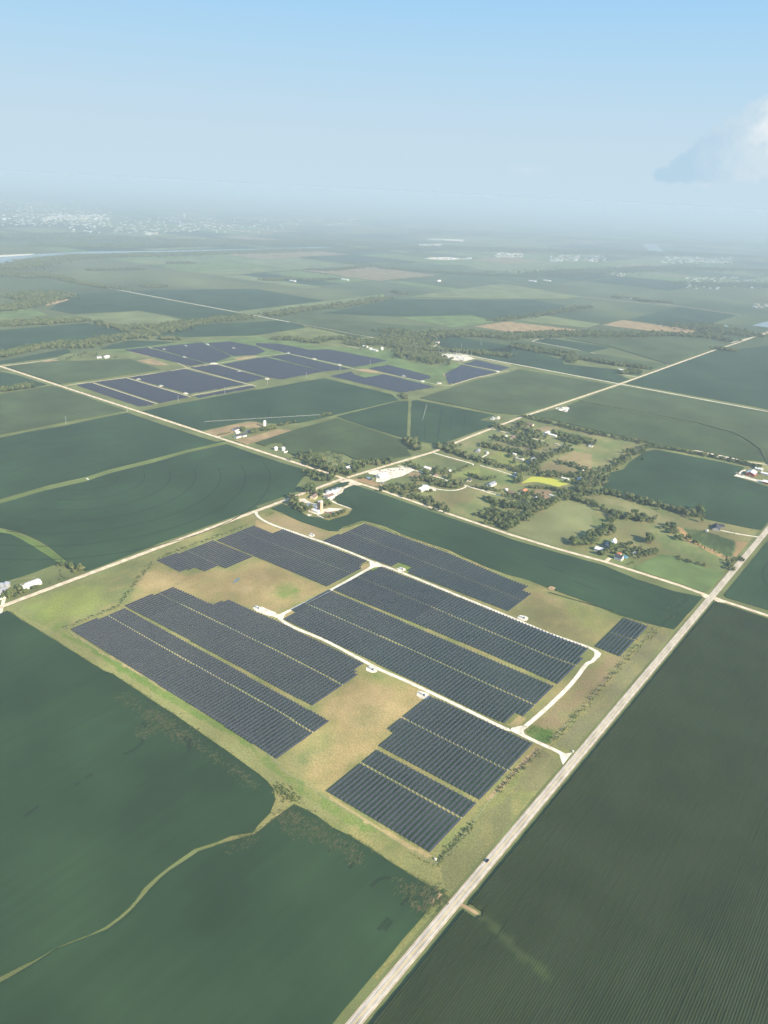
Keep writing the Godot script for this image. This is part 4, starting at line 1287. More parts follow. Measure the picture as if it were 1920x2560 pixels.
	for p in far:
		var lo := 1e9
		var hi := -1e9
		for q in p:
			lo = minf(lo, q.x)
			hi = maxf(hi, q.x)
		var x := lo + 2.0
		while x < hi:
			for s in spans(p, x):
				if s[1] - s[0] > 6.0:
					long_table(many_frame, many_glass, x, s[0], s[1], 5.0)
			x += PITCH
	var mesh := many_frame.commit()
	many_glass.commit(mesh)
	mesh.surface_set_material(0, M.aluminium)
	mesh.surface_set_material(1, M.panel_glass)
	var o2 := MeshInstance3D.new()
	o2.name = "solar_panel_field"
	o2.mesh = mesh
	add_child(o2)
	tag(o2, "blue solar arrays across the fields and the rows farthest back in the near park", "solar panels", "", "stuff")


func long_table(frame: MB, glass: MB, x: float, z0: float, z1: float, unit: float) -> void:
	var across := Vector3(cos(TILT), -sin(TILT), 0.0)
	var up := Vector3(sin(TILT), cos(TILT), 0.0)
	var o := Vector3(x, 1.5, (z0 + z1) / 2.0)
	frame.obox(o, across * WIDE / 2.0, up * 0.02, Vector3(0, 0, (z1 - z0) / 2.0))
	var n := maxi(1, int((z1 - z0) / unit))
	for i in n:
		var a := lerpf(z1, z0, float(i) / n) - 0.014
		var b := lerpf(z1, z0, float(i + 1) / n) + 0.014
		var c := Vector3(x, 1.5, 0) + up * 0.05
		var w := across * (WIDE / 2.0 - 0.04)
		glass.quad(c - w + Vector3(0, 0, a), c + w + Vector3(0, 0, a), c + w + Vector3(0, 0, b), c - w + Vector3(0, 0, b))


# inverter stations on gravel pads
func make_inverters() -> void:
	var pads := MB.new()
	var near := [["52", 752, 192, 9.0, "beside the stepped block and the grass clearing"], ["52", 1084, 358, 9.0, "at the head of the entrance block"], ["43", 72, 895, 9.0, "on the meadow above the wide block"], ["42", 944, 580, 8.0, "in the notch of the upper block"], ["42", 362, 358, 7.0, "on the brown strip near the farmstead"], ["42", 12, 832, 8.0, "at the lane end beside the ochre clearing"]]
	var protos := []
	for q in near:
		var c := at(q[0], q[1], q[2])
		var o := PackedVector2Array()
		for k in 16:
			var a := TAU * k / 16.0
			o.append(c + Vector2(cos(a) * q[3], sin(a) * q[3] * 0.8) * rng.randf_range(0.85, 1.15))
		pads.slab(o, 0.21)
		var t := thing("inverter_station", Vector3(c.x, 0.21, c.y), "white inverter cabinets on gravel " + q[4], "inverter", "inverter stations of the near park")
		station(t)
	var far := [["31", 1205, 170], ["31", 1345, 160], ["31", 1195, 243], ["31", 1385, 285], ["31", 1515, 185], ["31", 1550, 335], ["31", 900, 387], ["31", 1045, 430], ["31", 1205, 478], ["31", 1065, 193], ["32", 70, 383], ["32", 213, 216], ["32", 378, 254], ["32", 540, 292], ["32", 958, 366], ["32", 1080, 399], ["32", 1186, 411], ["32", 1562, 335]]
	for q in far:
		var c := at(q[0], q[1], q[2])
		var w := 14.0 if q[1] == 1385 else 7.5
		var o := PackedVector2Array()
		for k in 10:
			var a := TAU * k / 10.0
			o.append(c + Vector2(cos(a) * w, sin(a) * w) * rng.randf_range(0.8, 1.2))
		pads.slab(o, 1.75, 0.0)
		var t := thing("inverter_station", Vector3(c.x, 1.75, c.y), "pale inverter station on a gravel pad in the distant solar arrays", "inverter", "inverter stations of the distant arrays")
		station(t)
	structure("gravel_pad", pads.commit(), M.white_gravel)


func station(t: Node3D) -> void:
	var b := MB.new()
	b.box(Vector3(-4.2, 0, -1.2), Vector3(4.2, 0.3, 1.2))
	part("skid_base", b.commit(), M.steel, t)
	b = MB.new()
	b.box(Vector3(-4.0, 0.3, -1.1), Vector3(-0.6, 2.7, 1.1))
	b.box(Vector3(-4.1, 2.7, -1.2), Vector3(-0.5, 2.82, 1.2))
	part("inverter_cabinet", b.commit(), M.cabinet, t)
	b = MB.new()
	b.box(Vector3(0.2, 0.3, -1.0), Vector3(2.0, 2.2, 1.0))
	for i in 5:
		b.box(Vector3(2.0, 0.5, -0.85 + i * 0.38), Vector3(2.5, 2.0, -0.7 + i * 0.38))
	part("transformer", b.commit(), M.cabinet_blue, t)
	b = MB.new()
	b.box(Vector3(2.8, 0.3, -0.9), Vector3(4.0, 2.3, 0.9))
	part("switch_cabinet", b.commit(), M.white_metal, t)


# ---------------------------------------------------------------- trees
var crowns := []
var trunks := []
var conifer_crown: ArrayMesh
var sapling_crown: ArrayMesh
var stands := []


func leaf_cloud(b: MB, c: Vector3, r: Vector3, n: int, size: float, rr: RandomNumberGenerator) -> void:
	for i in n:
		var d := Vector3(rr.randfn(), rr.randfn() * 0.9 + 0.15, rr.randfn()).normalized()
		var q := c + d * r * pow(rr.randf(), 0.32)
		var s := d.cross(Vector3(rr.randfn(), rr.randfn(), rr.randfn())).normalized()
		var t := d.cross(s).normalized()
		var tip := d * rr.randf_range(-0.5, 0.5)
		s = (s + tip).normalized() * size * rr.randf_range(0.6, 1.3)
		t = t * size * rr.randf_range(0.6, 1.3)
		var k := b.v.size()
		b.quad(q - s - t, q + s - t, q + s + t, q - s + t)
		if b.n[k].dot(d) < 0.0:
			var h := b.ix.size()
			b.ix[h - 6] = k; b.ix[h - 5] = k + 1; b.ix[h - 4] = k + 2; b.ix[h - 3] = k; b.ix[h - 2] = k + 2; b.ix[h - 1] = k + 3
			for j in 4:
				b.n[k + j] = -b.n[k + j]
		for j in 4:
			b.n[k + j] = (b.n[k + j] + d * 0.8).normalized()


# crowns of unit height standing on unit trunks
func make_tree_meshes() -> void:
	var rr := RandomNumberGenerator.new()
	rr.seed = 33
	for kind in 5:
		var b := MB.new()
		var lobes := rr.randi_range(6, 9)
		for i in lobes:
			var a := TAU * i / lobes + rr.randf() * 0.6
			var far := rr.randf_range(0.10, 0.24) * (0.4 if i == 0 else 1.0)
			var c := Vector3(cos(a) * far, rr.randf_range(0.42, 0.80), sin(a) * far)
			leaf_cloud(b, c, Vector3(0.19, 0.17, 0.19) * rr.randf_range(0.8, 1.25), 44, 0.055, rr)
		crowns.append(b.commit())
		var t := MB.new()
		t.bar(Vector3.ZERO, Vector3(0, 0.45, 0), 0.030, 6, 0.020)
		for i in 4:
			var a := TAU * i / 4.0 + rr.randf()
			t.bar(Vector3(0, 0.30 + 0.04 * i, 0), Vector3(cos(a) * 0.17, 0.58 + 0.03 * i, sin(a) * 0.17), 0.013, 4, 0.005)
		trunks.append(t.commit())
	var b := MB.new()
	for i in 9:
		var y := 0.14 + 0.092 * i
		leaf_cloud(b, Vector3(0, y, 0), Vector3(1, 0.35, 1) * (0.21 * (1.0 - y) + 0.02), 26, 0.034, rr)
	conifer_crown = b.commit()
	b = MB.new()
	leaf_cloud(b, Vector3(0, 0.58, 0), Vector3(0.24, 0.44, 0.24), 90, 0.075, rr)
	sapling_crown = b.commit()


# a stand of trees: kind 0 broadleaf, 1 conifer, 2 sapling or shrub
func stand(where: PackedVector2Array, n: int, spread: float, lo: float, hi: float, kind: int, words: String, area := false, far := false) -> void:
	var line := where
	if not area:
		line = where
	var total := 0.0
	for i in line.size() - 1:
		total += line[i].distance_to(line[i + 1])
	var r := Rect2(where[0], Vector2.ZERO)
	for q in where:
		r = r.expand(q)
	n = int(n * 1.45) if kind < 2 else n
	for i in n:
		var p := Vector2.ZERO
		if area:
			for tries in 30:
				p = r.position + Vector2(rng.randf(), rng.randf()) * r.size
				if Geometry2D.is_point_in_polygon(p, where):
					break
		else:
			var s := total * (i + 0.5 + rng.randf_range(-0.3, 0.3)) / n
			for k in line.size() - 1:
				var d := line[k].distance_to(line[k + 1])
				if s <= d or k == line.size() - 2:
					p = line[k].lerp(line[k + 1], clampf(s / d, 0.0, 1.0))
					break
				s -= d
			p += Vector2(rng.randfn(), rng.randfn()) * spread
		var h := rng.randf_range(lo, hi) * (1.15 if kind == 0 else 1.0)
		stands.append({"p": p, "h": h, "kind": kind, "words": words, "far": far, "size": h / Vector3(p.x, EYE, p.y).length(), "turn": rng.randf() * TAU, "mesh": rng.randi() % 5, "leaf": rng.randi() % 4, "wide": rng.randf_range(0.85, 1.2)})


func plant_trees() -> void:
	var broad := stands.filter(func(s): return s.kind != 2 and not s.far)
	broad.sort_custom(func(a, b): return a.size > b.size)
	var shrubs := stands.filter(func(s): return s.kind == 2 and not s.far)
	shrubs.sort_custom(func(a, b): return a.size > b.size)
	var rest := stands.filter(func(s): return s.far)
	for list in [broad, shrubs]:
		for i in list.size():
			if i >= 300:
				rest.append(list[i])
				continue
			var s: Dictionary = list[i]
			var called: String = ["broadleaf_tree", "conifer_tree", "young_tree"][s.kind]
			var o := thing(called, Vector3(s.p.x, 0.05, s.p.y), s.words, "tree" if s.kind < 2 else "shrub", s.words, s.turn)
			o.scale = Vector3(s.h * s.wide, s.h, s.h * s.wide)
			part("trunk", trunks[s.mesh], M.bark, o)
			part("crown", crowns[s.mesh] if s.kind == 0 else conifer_crown if s.kind == 1 else sapling_crown, M["leaf_%d" % (3 if s.kind == 1 else s.leaf % 3 if s.kind == 2 else s.leaf)], o)
	print("trees ", broad.size(), " shrubs ", shrubs.size(), " rest ", rest.size())
	var tints := [Color(0.095, 0.130, 0.042), Color(0.125, 0.160, 0.054), Color(0.175, 0.190, 0.080), Color(0.066, 0.100, 0.038)]
	for k in 3:
		var l := rest.filter(func(s): return s.mesh % 3 == k)
		var mm := MultiMesh.new()
		mm.transform_format = MultiMesh.TRANSFORM_3D
		mm.use_colors = true
		mm.mesh = crowns[k]
		mm.instance_count = l.size()
		for i in l.size():
			var s: Dictionary = l[i]
			var w: float = s.h * s.wide * (0.62 if s.kind == 1 else 1.0)
			mm.set_instance_transform(i, Transform3D(Basis(Vector3.UP, s.turn).scaled(Vector3(w, s.h, w)), Vector3(s.p.x, -0.12 * s.h, s.p.y)))
			mm.set_instance_color(i, tints[s.leaf])
		var o := MultiMeshInstance3D.new()
		o.name = numbered("distant_trees")
		o.multimesh = mm
		o.material_override = M.leaf_many
		add_child(o)
		tag(o, "mass of small trees in far hedges, river woods and crowded groves", "woodland", "far woodland", "stuff")


func make_stands() -> void:
	# shelter belts and young trees round the solar park
	stand(Z("53", [235, 930, 480, 690, 720, 400, 950, 185]), 80, 2.6, 2.4, 4.0, 2, "young tree in the belt along the paved road")
	stand(Z("k2", [1600, 830, 1400, 1020, 1200, 1200, 1020, 1400]), 30, 2.0, 2.2, 3.8, 2, "bushy young tree on the bare strip beside the entrance block")
	stand(Z("62", [1420, -60, 1300, 60, 1180, 200]), 22, 1.8, 1.8, 3.4, 2, "bushy young tree at the bottom corner of the park")
	stand(Z("62", [1000, 140, 1090, 195, 1170, 215]), 7, 0.8, 1.4, 2.8, 2, "small shrub along the bottom fence")
	stand(Z("41", [400, 965, 560, 900, 700, 850, 780, 812]), 30, 1.4, 1.8, 3.4, 2, "small shrub at the left end of the long block")
	stand(Z("41", [785, 805, 860, 700, 920, 620, 985, 540]), 34, 2.0, 2.6, 4.4, 2, "young tree in the belt across the west meadow")
	stand(Z("41", [1020, 520, 1200, 440, 1400, 370, 1600, 300]), 56, 2.0, 2.6, 4.4, 2, "young tree in the belt along the gravel road")
	stand(Z("42", [60, 238, 140, 212, 200, 230]), 8, 2.0, 1.8, 3.4, 2, "young tree by the rear lane gate")
	stand(Z("42", [560, 318, 640, 292, 700, 272]), 14, 1.5, 1.6, 3.0, 2, "shrub at the corner of the upper block")
	stand(Z("42", [720, 280, 1000, 382, 1300, 492, 1650, 625]), 50, 1.2, 1.0, 2.4, 2, "shrub on the fence line of the upper block")
	stand(Z("52", [130, 950, 200, 1000, 250, 1030]), 14, 1.8, 1.2, 2.6, 2, "weedy shrub at the head of the grass waterway")
	stand(Z("43", [1560, 335, 1659, 300]), 8, 4.0, 1.6, 3.0, 2, "shrub at the field corner beside the paved road")
	# farmstead with silos
	stand(Z("h", [60, 500, 200, 640, 360, 780, 480, 860]), 26, 6.0, 9.0, 14.0, 0, "tree in the windbreak left of the twin silos")
	stand(Z("h", [1040, 1000, 1250, 930, 1500, 820]), 24, 3.0, 7.0, 10.5, 1, "evergreen in the clipped windbreak below the twin silos")
	stand(Z("h", [440, 340, 620, 330, 540, 260]), 9, 5.0, 13.0, 18.0, 0, "tall tree behind the brown-roofed house")
	stand(Z("h", [760, 420, 880, 400]), 5, 3.0, 9.0, 13.0, 0, "tree between the house and the grain bins")
	stand(Z("h", [930, 650, 1000, 720, 1020, 600]), 8, 4.0, 9.0, 14.0, 0, "tree beside the twin silos")
	stand(Z("h", [1180, 510, 1300, 570]), 6, 1.5, 4.0, 6.0, 1, "small evergreen by the brown-roofed shed")
	stand(Z("d", [380, 640, 460, 600, 640, 690, 800, 640, 620, 740, 480, 700]), 34, 9.0, 8.0, 13.0, 0, "tree in the grove left of the gravel crossroads")
	stand(Z("d", [220, 400, 400, 350, 640, 500, 800, 590, 720, 560, 440, 470, 300, 440]), 46, 8.0, 9.0, 15.0, 0, "tree in the wood around the scrap yard")
	stand(Z("d", [820, 560, 960, 640, 1080, 600, 1160, 500, 1300, 480, 1450, 480, 1640, 460]), 40, 8.0, 9.0, 15.0, 0, "tree in the wood behind the crossroads")
	stand(Z("d", [480, 360, 700, 340, 900, 440, 1040, 500]), 18, 10.0, 3.0, 7.0, 0, "low tree in the scrap yard clearing")
	stand(Z("d", [1180, 690, 1300, 680, 1380, 720]), 7, 3.0, 6.0, 9.0, 0, "tree beside the white workshop")
	# left farm
	stand(Z("j", [560, 700, 640, 760, 720, 840, 860, 860, 620, 640]), 9, 2.5, 6.0, 9.0, 0, "tree beside the white arched shed")
	stand(Z("j", [1080, 740, 1200, 720, 1300, 690]), 6, 1.5, 4.5, 7.0, 0, "tree along the road side of the arched shed")
	stand(Z("j", [200, 980, 300, 1040, 420, 900, 100, 1080]), 10, 4.0, 7.0, 11.0, 0, "tree around the left-hand farm house")
	stand(Z("41", [380, 590, 420, 640, 470, 630, 250, 700]), 9, 2.0, 3.0, 5.0, 2, "shrub in the row along the gravel road")
	stand(Z("41", [380, 555, 430, 560, 480, 580, 520, 605]), 12, 3.5, 7.0, 11.0, 0, "tree at the foot of the grass waterway")
	# house group at the hay field
	stand(Z("i", [80, 480, 220, 470, 380, 440, 460, 380, 560, 300, 680, 280, 760, 180]), 44, 7.0, 9.0, 15.0, 0, "tree in the grove behind the white-roofed sheds")
	stand(Z("i", [560, 640, 660, 680, 700, 620]), 9, 3.0, 7.0, 11.0, 0, "tree in front of the white-roofed shed")
	stand(Z("i", [830, 590, 880, 640, 850, 540]), 5, 3.0, 10.0, 14.0, 0, "tree beside the two-storey white house")
	stand(Z("i", [1000, 480, 1120, 520, 1250, 560, 1350, 600, 1500, 660, 1600, 620, 1300, 680, 1150, 640]), 34, 7.0, 6.0, 10.0, 0, "tree in the orchard right of the white house")
	stand(Z("i", [1480, 380, 1540, 430, 1500, 470]), 5, 3.0, 15.0, 19.0, 0, "tall lone tree casting a long shade on the meadow")
	stand(Z("i", [1120, 860, 1260, 800]), 12, 1.5, 2.0, 3.4, 2, "shrub in the short rows at the white house lawn")
	stand(Z("43", [480, 150, 620, 205, 680, 250, 640, 300]), 22, 6.0, 8.0, 13.0, 0, "tree along the far side of the pale paddock")
	stand(Z("43", [760, 230, 830, 270, 880, 280, 800, 260, 720, 250]), 20, 9.0, 9.0, 15.0, 0, "tree in the clump on the ridge meadow")
	stand(Z("43", [1000, 300, 1040, 330, 1080, 370, 1160, 410]), 20, 6.0, 7.0, 12.0, 0, "tree along the bare earth bank")
	stand(Z("43", [1160, 405, 1300, 470, 1400, 510]), 12, 4.0, 3.0, 6.0, 2, "shrub along the bare earth bank")
	stand(Z("43", [1060, 500, 1160, 540, 1250, 560]), 14, 3.0, 4.0, 7.0, 0, "tree in the hedge above the hay field")
	stand(Z("43", [880, 490, 940, 470]), 8, 5.0, 7.0, 11.0, 0, "tree at the upper corner of the hay field")
	stand(Z("43", [1390, 590, 1430, 550, 1470, 510]), 12, 5.0, 6.0, 10.0, 0, "tree beside the paved road above the hay field")
	stand(Z("43", [560, 80, 700, 110, 880, 160, 1060, 205, 1180, 235, 1230, 250]), 64, 7.0, 8.0, 14.0, 0, "tree in the row above the ridge meadow")
	stand(Z("43", [1190, 205, 1220, 220]), 4, 3.0, 14.0, 18.0, 0, "tall tree at the end of the ridge row")
	stand(Z("43", [935, 238, 935, 239]), 1, 0.5, 5.0, 6.0, 0, "single small tree on the mown meadow")
	stand(Z("43", [1340, 350, 1450, 355, 1410, 320]), 4, 1.0, 3.0, 5.0, 1, "small evergreen beside the dark-roofed house")
	# belt along the smooth soybean field
	stand(Z("33", [560, 1090, 580, 1000, 700, 930, 800, 860, 900, 820]), 60, 11.0, 8.0, 14.0, 0, "tree in the belt along the curved soybean edge")
	stand(Z("33", [920, 825, 1100, 855, 1300, 890, 1450, 925, 1600, 960]), 70, 4.0, 7.0, 12.0, 0, "tree in the straight row above the smooth soybean field")
	stand(Z("33", [70, 630, 200, 660, 420, 715, 600, 755, 860, 800]), 80, 5.0, 8.0, 13.0, 0, "tree in the windbreak between the cornfield and the houses")
	# houses area
	stand(Z("a", [820, 600, 900, 620, 1000, 660, 1150, 700, 1300, 760, 1450, 790, 1659, 850]), 64, 6.0, 8.0, 13.0, 0, "tree in the windbreak behind the first lane")
	stand(Z("b", [0, 790, 150, 830, 350, 890, 480, 930, 640, 960, 720, 900]), 60, 7.0, 9.0, 14.0, 1, "evergreen in the double row behind the horse pasture")
	stand(Z("a", [820, 600, 1060, 560]), 16, 8.0, 9.0, 14.0, 0, "tree at the bend of the gravel road")
	stand(Z("a", [880, 1000, 1050, 950, 1290, 850]), 26, 3.0, 5.0, 8.0, 1, "evergreen in the line dividing two paddocks")
	stand(Z("a", [300, 470, 400, 560, 480, 640, 350, 500, 460, 560]), 34, 7.0, 10.0, 16.0, 0, "tall tree in the clump at the end of the hedge strip")
	stand(Z("a", [350, 850, 480, 880, 600, 960, 660, 1000, 860, 920, 900, 980]), 26, 5.0, 7.0, 12.0, 0, "tree around the house on the second lane")
	stand(Z("a", [960, 1060, 980, 1040]), 3, 1.0, 11.0, 13.0, 0, "large round tree beside the second lane")
	stand(Z("a", [480, 1060, 620, 1080, 760, 1090, 860, 1130, 1000, 1160, 1120, 1140, 900, 1170, 700, 1130]), 60, 8.0, 8.0, 13.0, 0, "tree in the grove behind the big white shed")
	stand(Z("a", [0, 1200, 200, 1190, 400, 1180, 560, 1240]), 34, 8.0, 7.0, 12.0, 0, "tree in the hedge along the cross road")
	stand(Z("42", [830, 60, 1000, 100, 1120, 150, 1250, 205]), 60, 9.0, 6.0, 11.0, 0, "tree in the rough bank above the cross road")
	stand(Z("a", [1240, 1000, 1380, 1040, 1500, 1080, 1600, 1060]), 14, 4.0, 7.0, 11.0, 0, "tree around the long grey metal barn")
	stand(Z("a", [1400, 1180, 1600, 1220, 1659, 1240]), 14, 5.0, 6.0, 10.0, 0, "tree below the long grey metal barn")
	stand(Z("b", [180, 270, 340, 320, 520, 380, 640, 400, 760, 390, 560, 250, 700, 240]), 60, 9.0, 8.0, 13.0, 0, "tree among the houses by the bend")
	stand(Z("b", [200, 470, 400, 490, 620, 560, 820, 600, 900, 560, 760, 540, 620, 460, 900, 440]), 80, 10.0, 8.0, 13.0, 0, "tree around the dark-roofed houses")
	stand(Z("b", [0, 560, 200, 590, 340, 640, 540, 660, 700, 700, 840, 730]), 60, 7.0, 8.0, 13.0, 0, "tree in the row behind the round pen pasture")
	stand(Z("b", [780, 880, 860, 800, 960, 740, 1060, 700, 1200, 660, 1340, 600]), 60, 8.0, 8.0, 13.0, 0, "tree in the belt between the paddocks")
	stand(Z("b", [1120, 400, 1300, 430, 1500, 480, 1659, 520, 1400, 520, 1200, 480]), 80, 8.0, 8.0, 13.0, 0, "tree in the grove behind the long white barn")
	stand(Z("b", [1180, 820, 1300, 840, 1460, 890, 1640, 960]), 34, 5.0, 7.0, 11.0, 0, "tree in the hedge below the brown paddock")
	stand(Z("b", [840, 990, 1000, 1000, 1140, 1000, 1200, 1020]), 24, 6.0, 8.0, 13.0, 0, "tree above the yellow green pond")
	stand(Z("b", [740, 1185, 860, 1190, 1000, 1200, 1120, 1215]), 26, 3.0, 6.0, 9.0, 0, "tree below the yellow green pond")
	stand(Z("b", [600, 1000, 570, 1080, 540, 1150]), 10, 4.0, 9.0, 15.0, 0, "tree left of the yellow green pond")
	stand(Z("b", [1300, 1000, 1450, 1020, 1600, 1000, 1659, 1100, 1400, 1130, 1540, 1180]), 60, 9.0, 8.0, 13.0, 0, "tree in the wood right of the yellow green pond")
	stand(Z("b", [400, 720, 440, 740, 470, 700]), 5, 3.0, 8.0, 11.0, 0, "tree beside the pasture sheds")
	stand(Z("c", [340, 360, 480, 380, 560, 420, 640, 360, 760, 330, 860, 360]), 34, 7.0, 7.0, 11.0, 0, "tree among the orange-roofed buildings")
	stand(Z("c", [120, 450, 260, 470, 400, 520, 560, 560, 700, 520, 840, 440, 960, 440]), 60, 8.0, 8.0, 13.0, 0, "tree in the wood below the orange-roofed buildings")
	stand(Z("c", [1230, 400, 1060, 470, 860, 570, 680, 660, 520, 760, 420, 840]), 64, 6.0, 7.0, 12.0, 0, "tree along the upper side of the pale paddock")
	stand(Z("c", [0, 640, 160, 680, 300, 760, 380, 840, 400, 700, 200, 600, 460, 660]), 80, 9.0, 7.0, 12.0, 0, "tree in the scrubby wood by the cross road")
	stand(Z("c", [1150, 330, 1300, 320, 1400, 400, 1500, 430, 1659, 470]), 40, 8.0, 7.0, 12.0, 0, "tree at the top corner of the pale paddock")
	stand(Z("c", [1400, 250, 1560, 300, 1659, 360]), 24, 9.0, 8.0, 13.0, 0, "tree around the small duckweed pool")
	stand(Z("33", [0, 900, 150, 1000, 100, 850]), 20, 12.0, 7.0, 11.0, 0, "tree between the farm plots")
	# farm with the white silo and other outliers
	stand(Z("g", [880, 440, 1000, 410, 1150, 390, 1300, 350]), 34, 5.0, 8.0, 12.0, 0, "tree in the windbreak of the farm with the white silo")
	stand(Z("g", [700, 370, 760, 400, 740, 420]), 7, 2.0, 9.0, 12.0, 0, "tree between the white farm buildings")
	stand(Z("g", [300, 480, 400, 460, 530, 430]), 14, 0.6, 3.0, 4.5, 2, "young tree in the avenue to the white farm")
	stand(Z("g", [370, 515, 560, 560, 780, 630]), 20, 0.6, 2.5, 4.0, 2, "young tree in the roadside row of the white farm")
	stand(Z("g", [1340, 310, 1480, 290, 1659, 250]), 18, 3.0, 6.0, 9.0, 0, "tree in the hedge beyond the white farm")
	stand(Z("32", [410, 630, 500, 612]), 14, 3.0, 7.0, 11.0, 0, "tree in the short hedge at the field corner")
	stand(Z("32", [935, 490, 970, 500, 960, 515]), 12, 5.0, 9.0, 14.0, 0, "tall tree at the corner of the distant arrays")
	stand(Z("31", [430, 260, 560, 215, 640, 235, 740, 250]), 20, 8.0, 5.0, 9.0, 0, "tree around the lone farm by the distant arrays")
	# far hedges and woods
	var far := [["31", [0, 240, 200, 190, 350, 165, 440, 150], 150, 16.0], ["31", [470, 180, 560, 160, 640, 140, 760, 120, 900, 110, 1000, 85, 1200, 40], 330, 26.0], ["31", [1050, 125, 1160, 130], 40, 10.0], ["31", [620, 15, 800, 65, 860, 90], 80, 10.0], ["31", [0, 40, 300, 25, 560, 5], 130, 14.0], ["31", [0, 465, 100, 450, 200, 435], 40, 8.0],
		["32", [120, 125, 250, 130, 380, 150, 420, 130, 640, 120], 130, 12.0], ["32", [640, 160, 760, 150, 860, 140, 1000, 110, 1100, 110], 260, 30.0], ["32", [960, 240, 1020, 210, 1100, 260, 1180, 260, 1060, 230, 1140, 280], 330, 26.0], ["32", [1060, 190, 1200, 200, 1400, 215, 1659, 240], 230, 14.0], ["32", [1200, 90, 1400, 90, 1659, 120], 260, 24.0], ["32", [1000, 190, 900, 160, 1100, 150], 160, 30.0],
		["33", [0, 180, 300, 230, 600, 280, 860, 315], 230, 10.0], ["33", [0, 110, 200, 90, 500, 90, 800, 100, 1000, 95, 1300, 110], 420, 26.0], ["33", [340, 260, 400, 240, 380, 280], 40, 10.0], ["33", [700, 350, 820, 340, 760, 330], 40, 8.0], ["33", [1330, 190, 1440, 205], 50, 10.0], ["33", [1260, 80, 1350, 130, 1420, 140], 80, 18.0], ["33", [0, 165, 400, 225], 60, 8.0],
		["21", [0, 580, 100, 560, 180, 540, 270, 520], 260, 40.0], ["21", [80, 530, 160, 510, 260, 515], 200, 40.0], ["21", [0, 640, 200, 628, 360, 625], 120, 14.0], ["21", [210, 430, 320, 460, 430, 478, 520, 490], 200, 20.0], ["21", [540, 660, 700, 650, 900, 630, 1070, 612], 300, 26.0], ["21", [1160, 605, 1300, 580, 1500, 560, 1659, 530], 330, 26.0], ["21", [0, 400, 100, 390, 200, 365, 350, 350, 560, 345, 760, 340], 700, 70.0], ["21", [760, 340, 1000, 332, 1300, 322, 1659, 318], 600, 70.0], ["21", [0, 265, 300, 262, 600, 275, 900, 285, 1200, 290, 1659, 292], 900, 180.0], ["21", [180, 300, 400, 305, 700, 300, 1000, 290], 500, 90.0], ["21", [620, 478, 700, 480], 50, 20.0], ["21", [380, 408, 600, 405], 150, 20.0], ["21", [1140, 452, 1250, 445, 1330, 452, 1450, 448], 180, 26.0], ["21", [730, 378, 830, 378], 70, 20.0], ["21", [1340, 405, 1420, 410, 1620, 388, 1500, 380], 260, 30.0], ["21", [0, 425, 160, 432], 150, 60.0],
		["22", [0, 400, 200, 415, 420, 430, 640, 435], 330, 40.0], ["22", [0, 670, 200, 690, 400, 690, 640, 695, 820, 690, 1100, 690], 420, 26.0], ["22", [480, 628, 640, 605, 800, 580, 880, 568], 200, 20.0], ["22", [1300, 660, 1400, 650, 1500, 680, 1600, 690], 300, 50.0], ["22", [1000, 525, 1100, 535], 60, 18.0], ["22", [1100, 540, 1240, 550], 80, 16.0], ["22", [640, 425, 900, 415, 1200, 400, 1659, 410], 500, 110.0], ["22", [0, 305, 300, 315, 500, 320, 900, 330, 1200, 335, 1659, 350], 1100, 220.0], ["22", [0, 245, 500, 250, 1000, 280, 1659, 300], 1000, 420.0], ["22", [1300, 470, 1659, 475], 200, 90.0], ["22", [40, 500, 80, 515], 30, 14.0]]
	for q in far_hedges:
		stand(PackedVector2Array(q), int(q[0].distance_to(q[1]) / 16.0), 4.0, 7.0, 13.0, 0, "far", false, true)
	for q in far:
		stand(Z(q[0], q[1]), q[2] * (5 if q[3] >= 60.0 else 2), q[3], 9.0, 17.0, 0, "far", false, true)


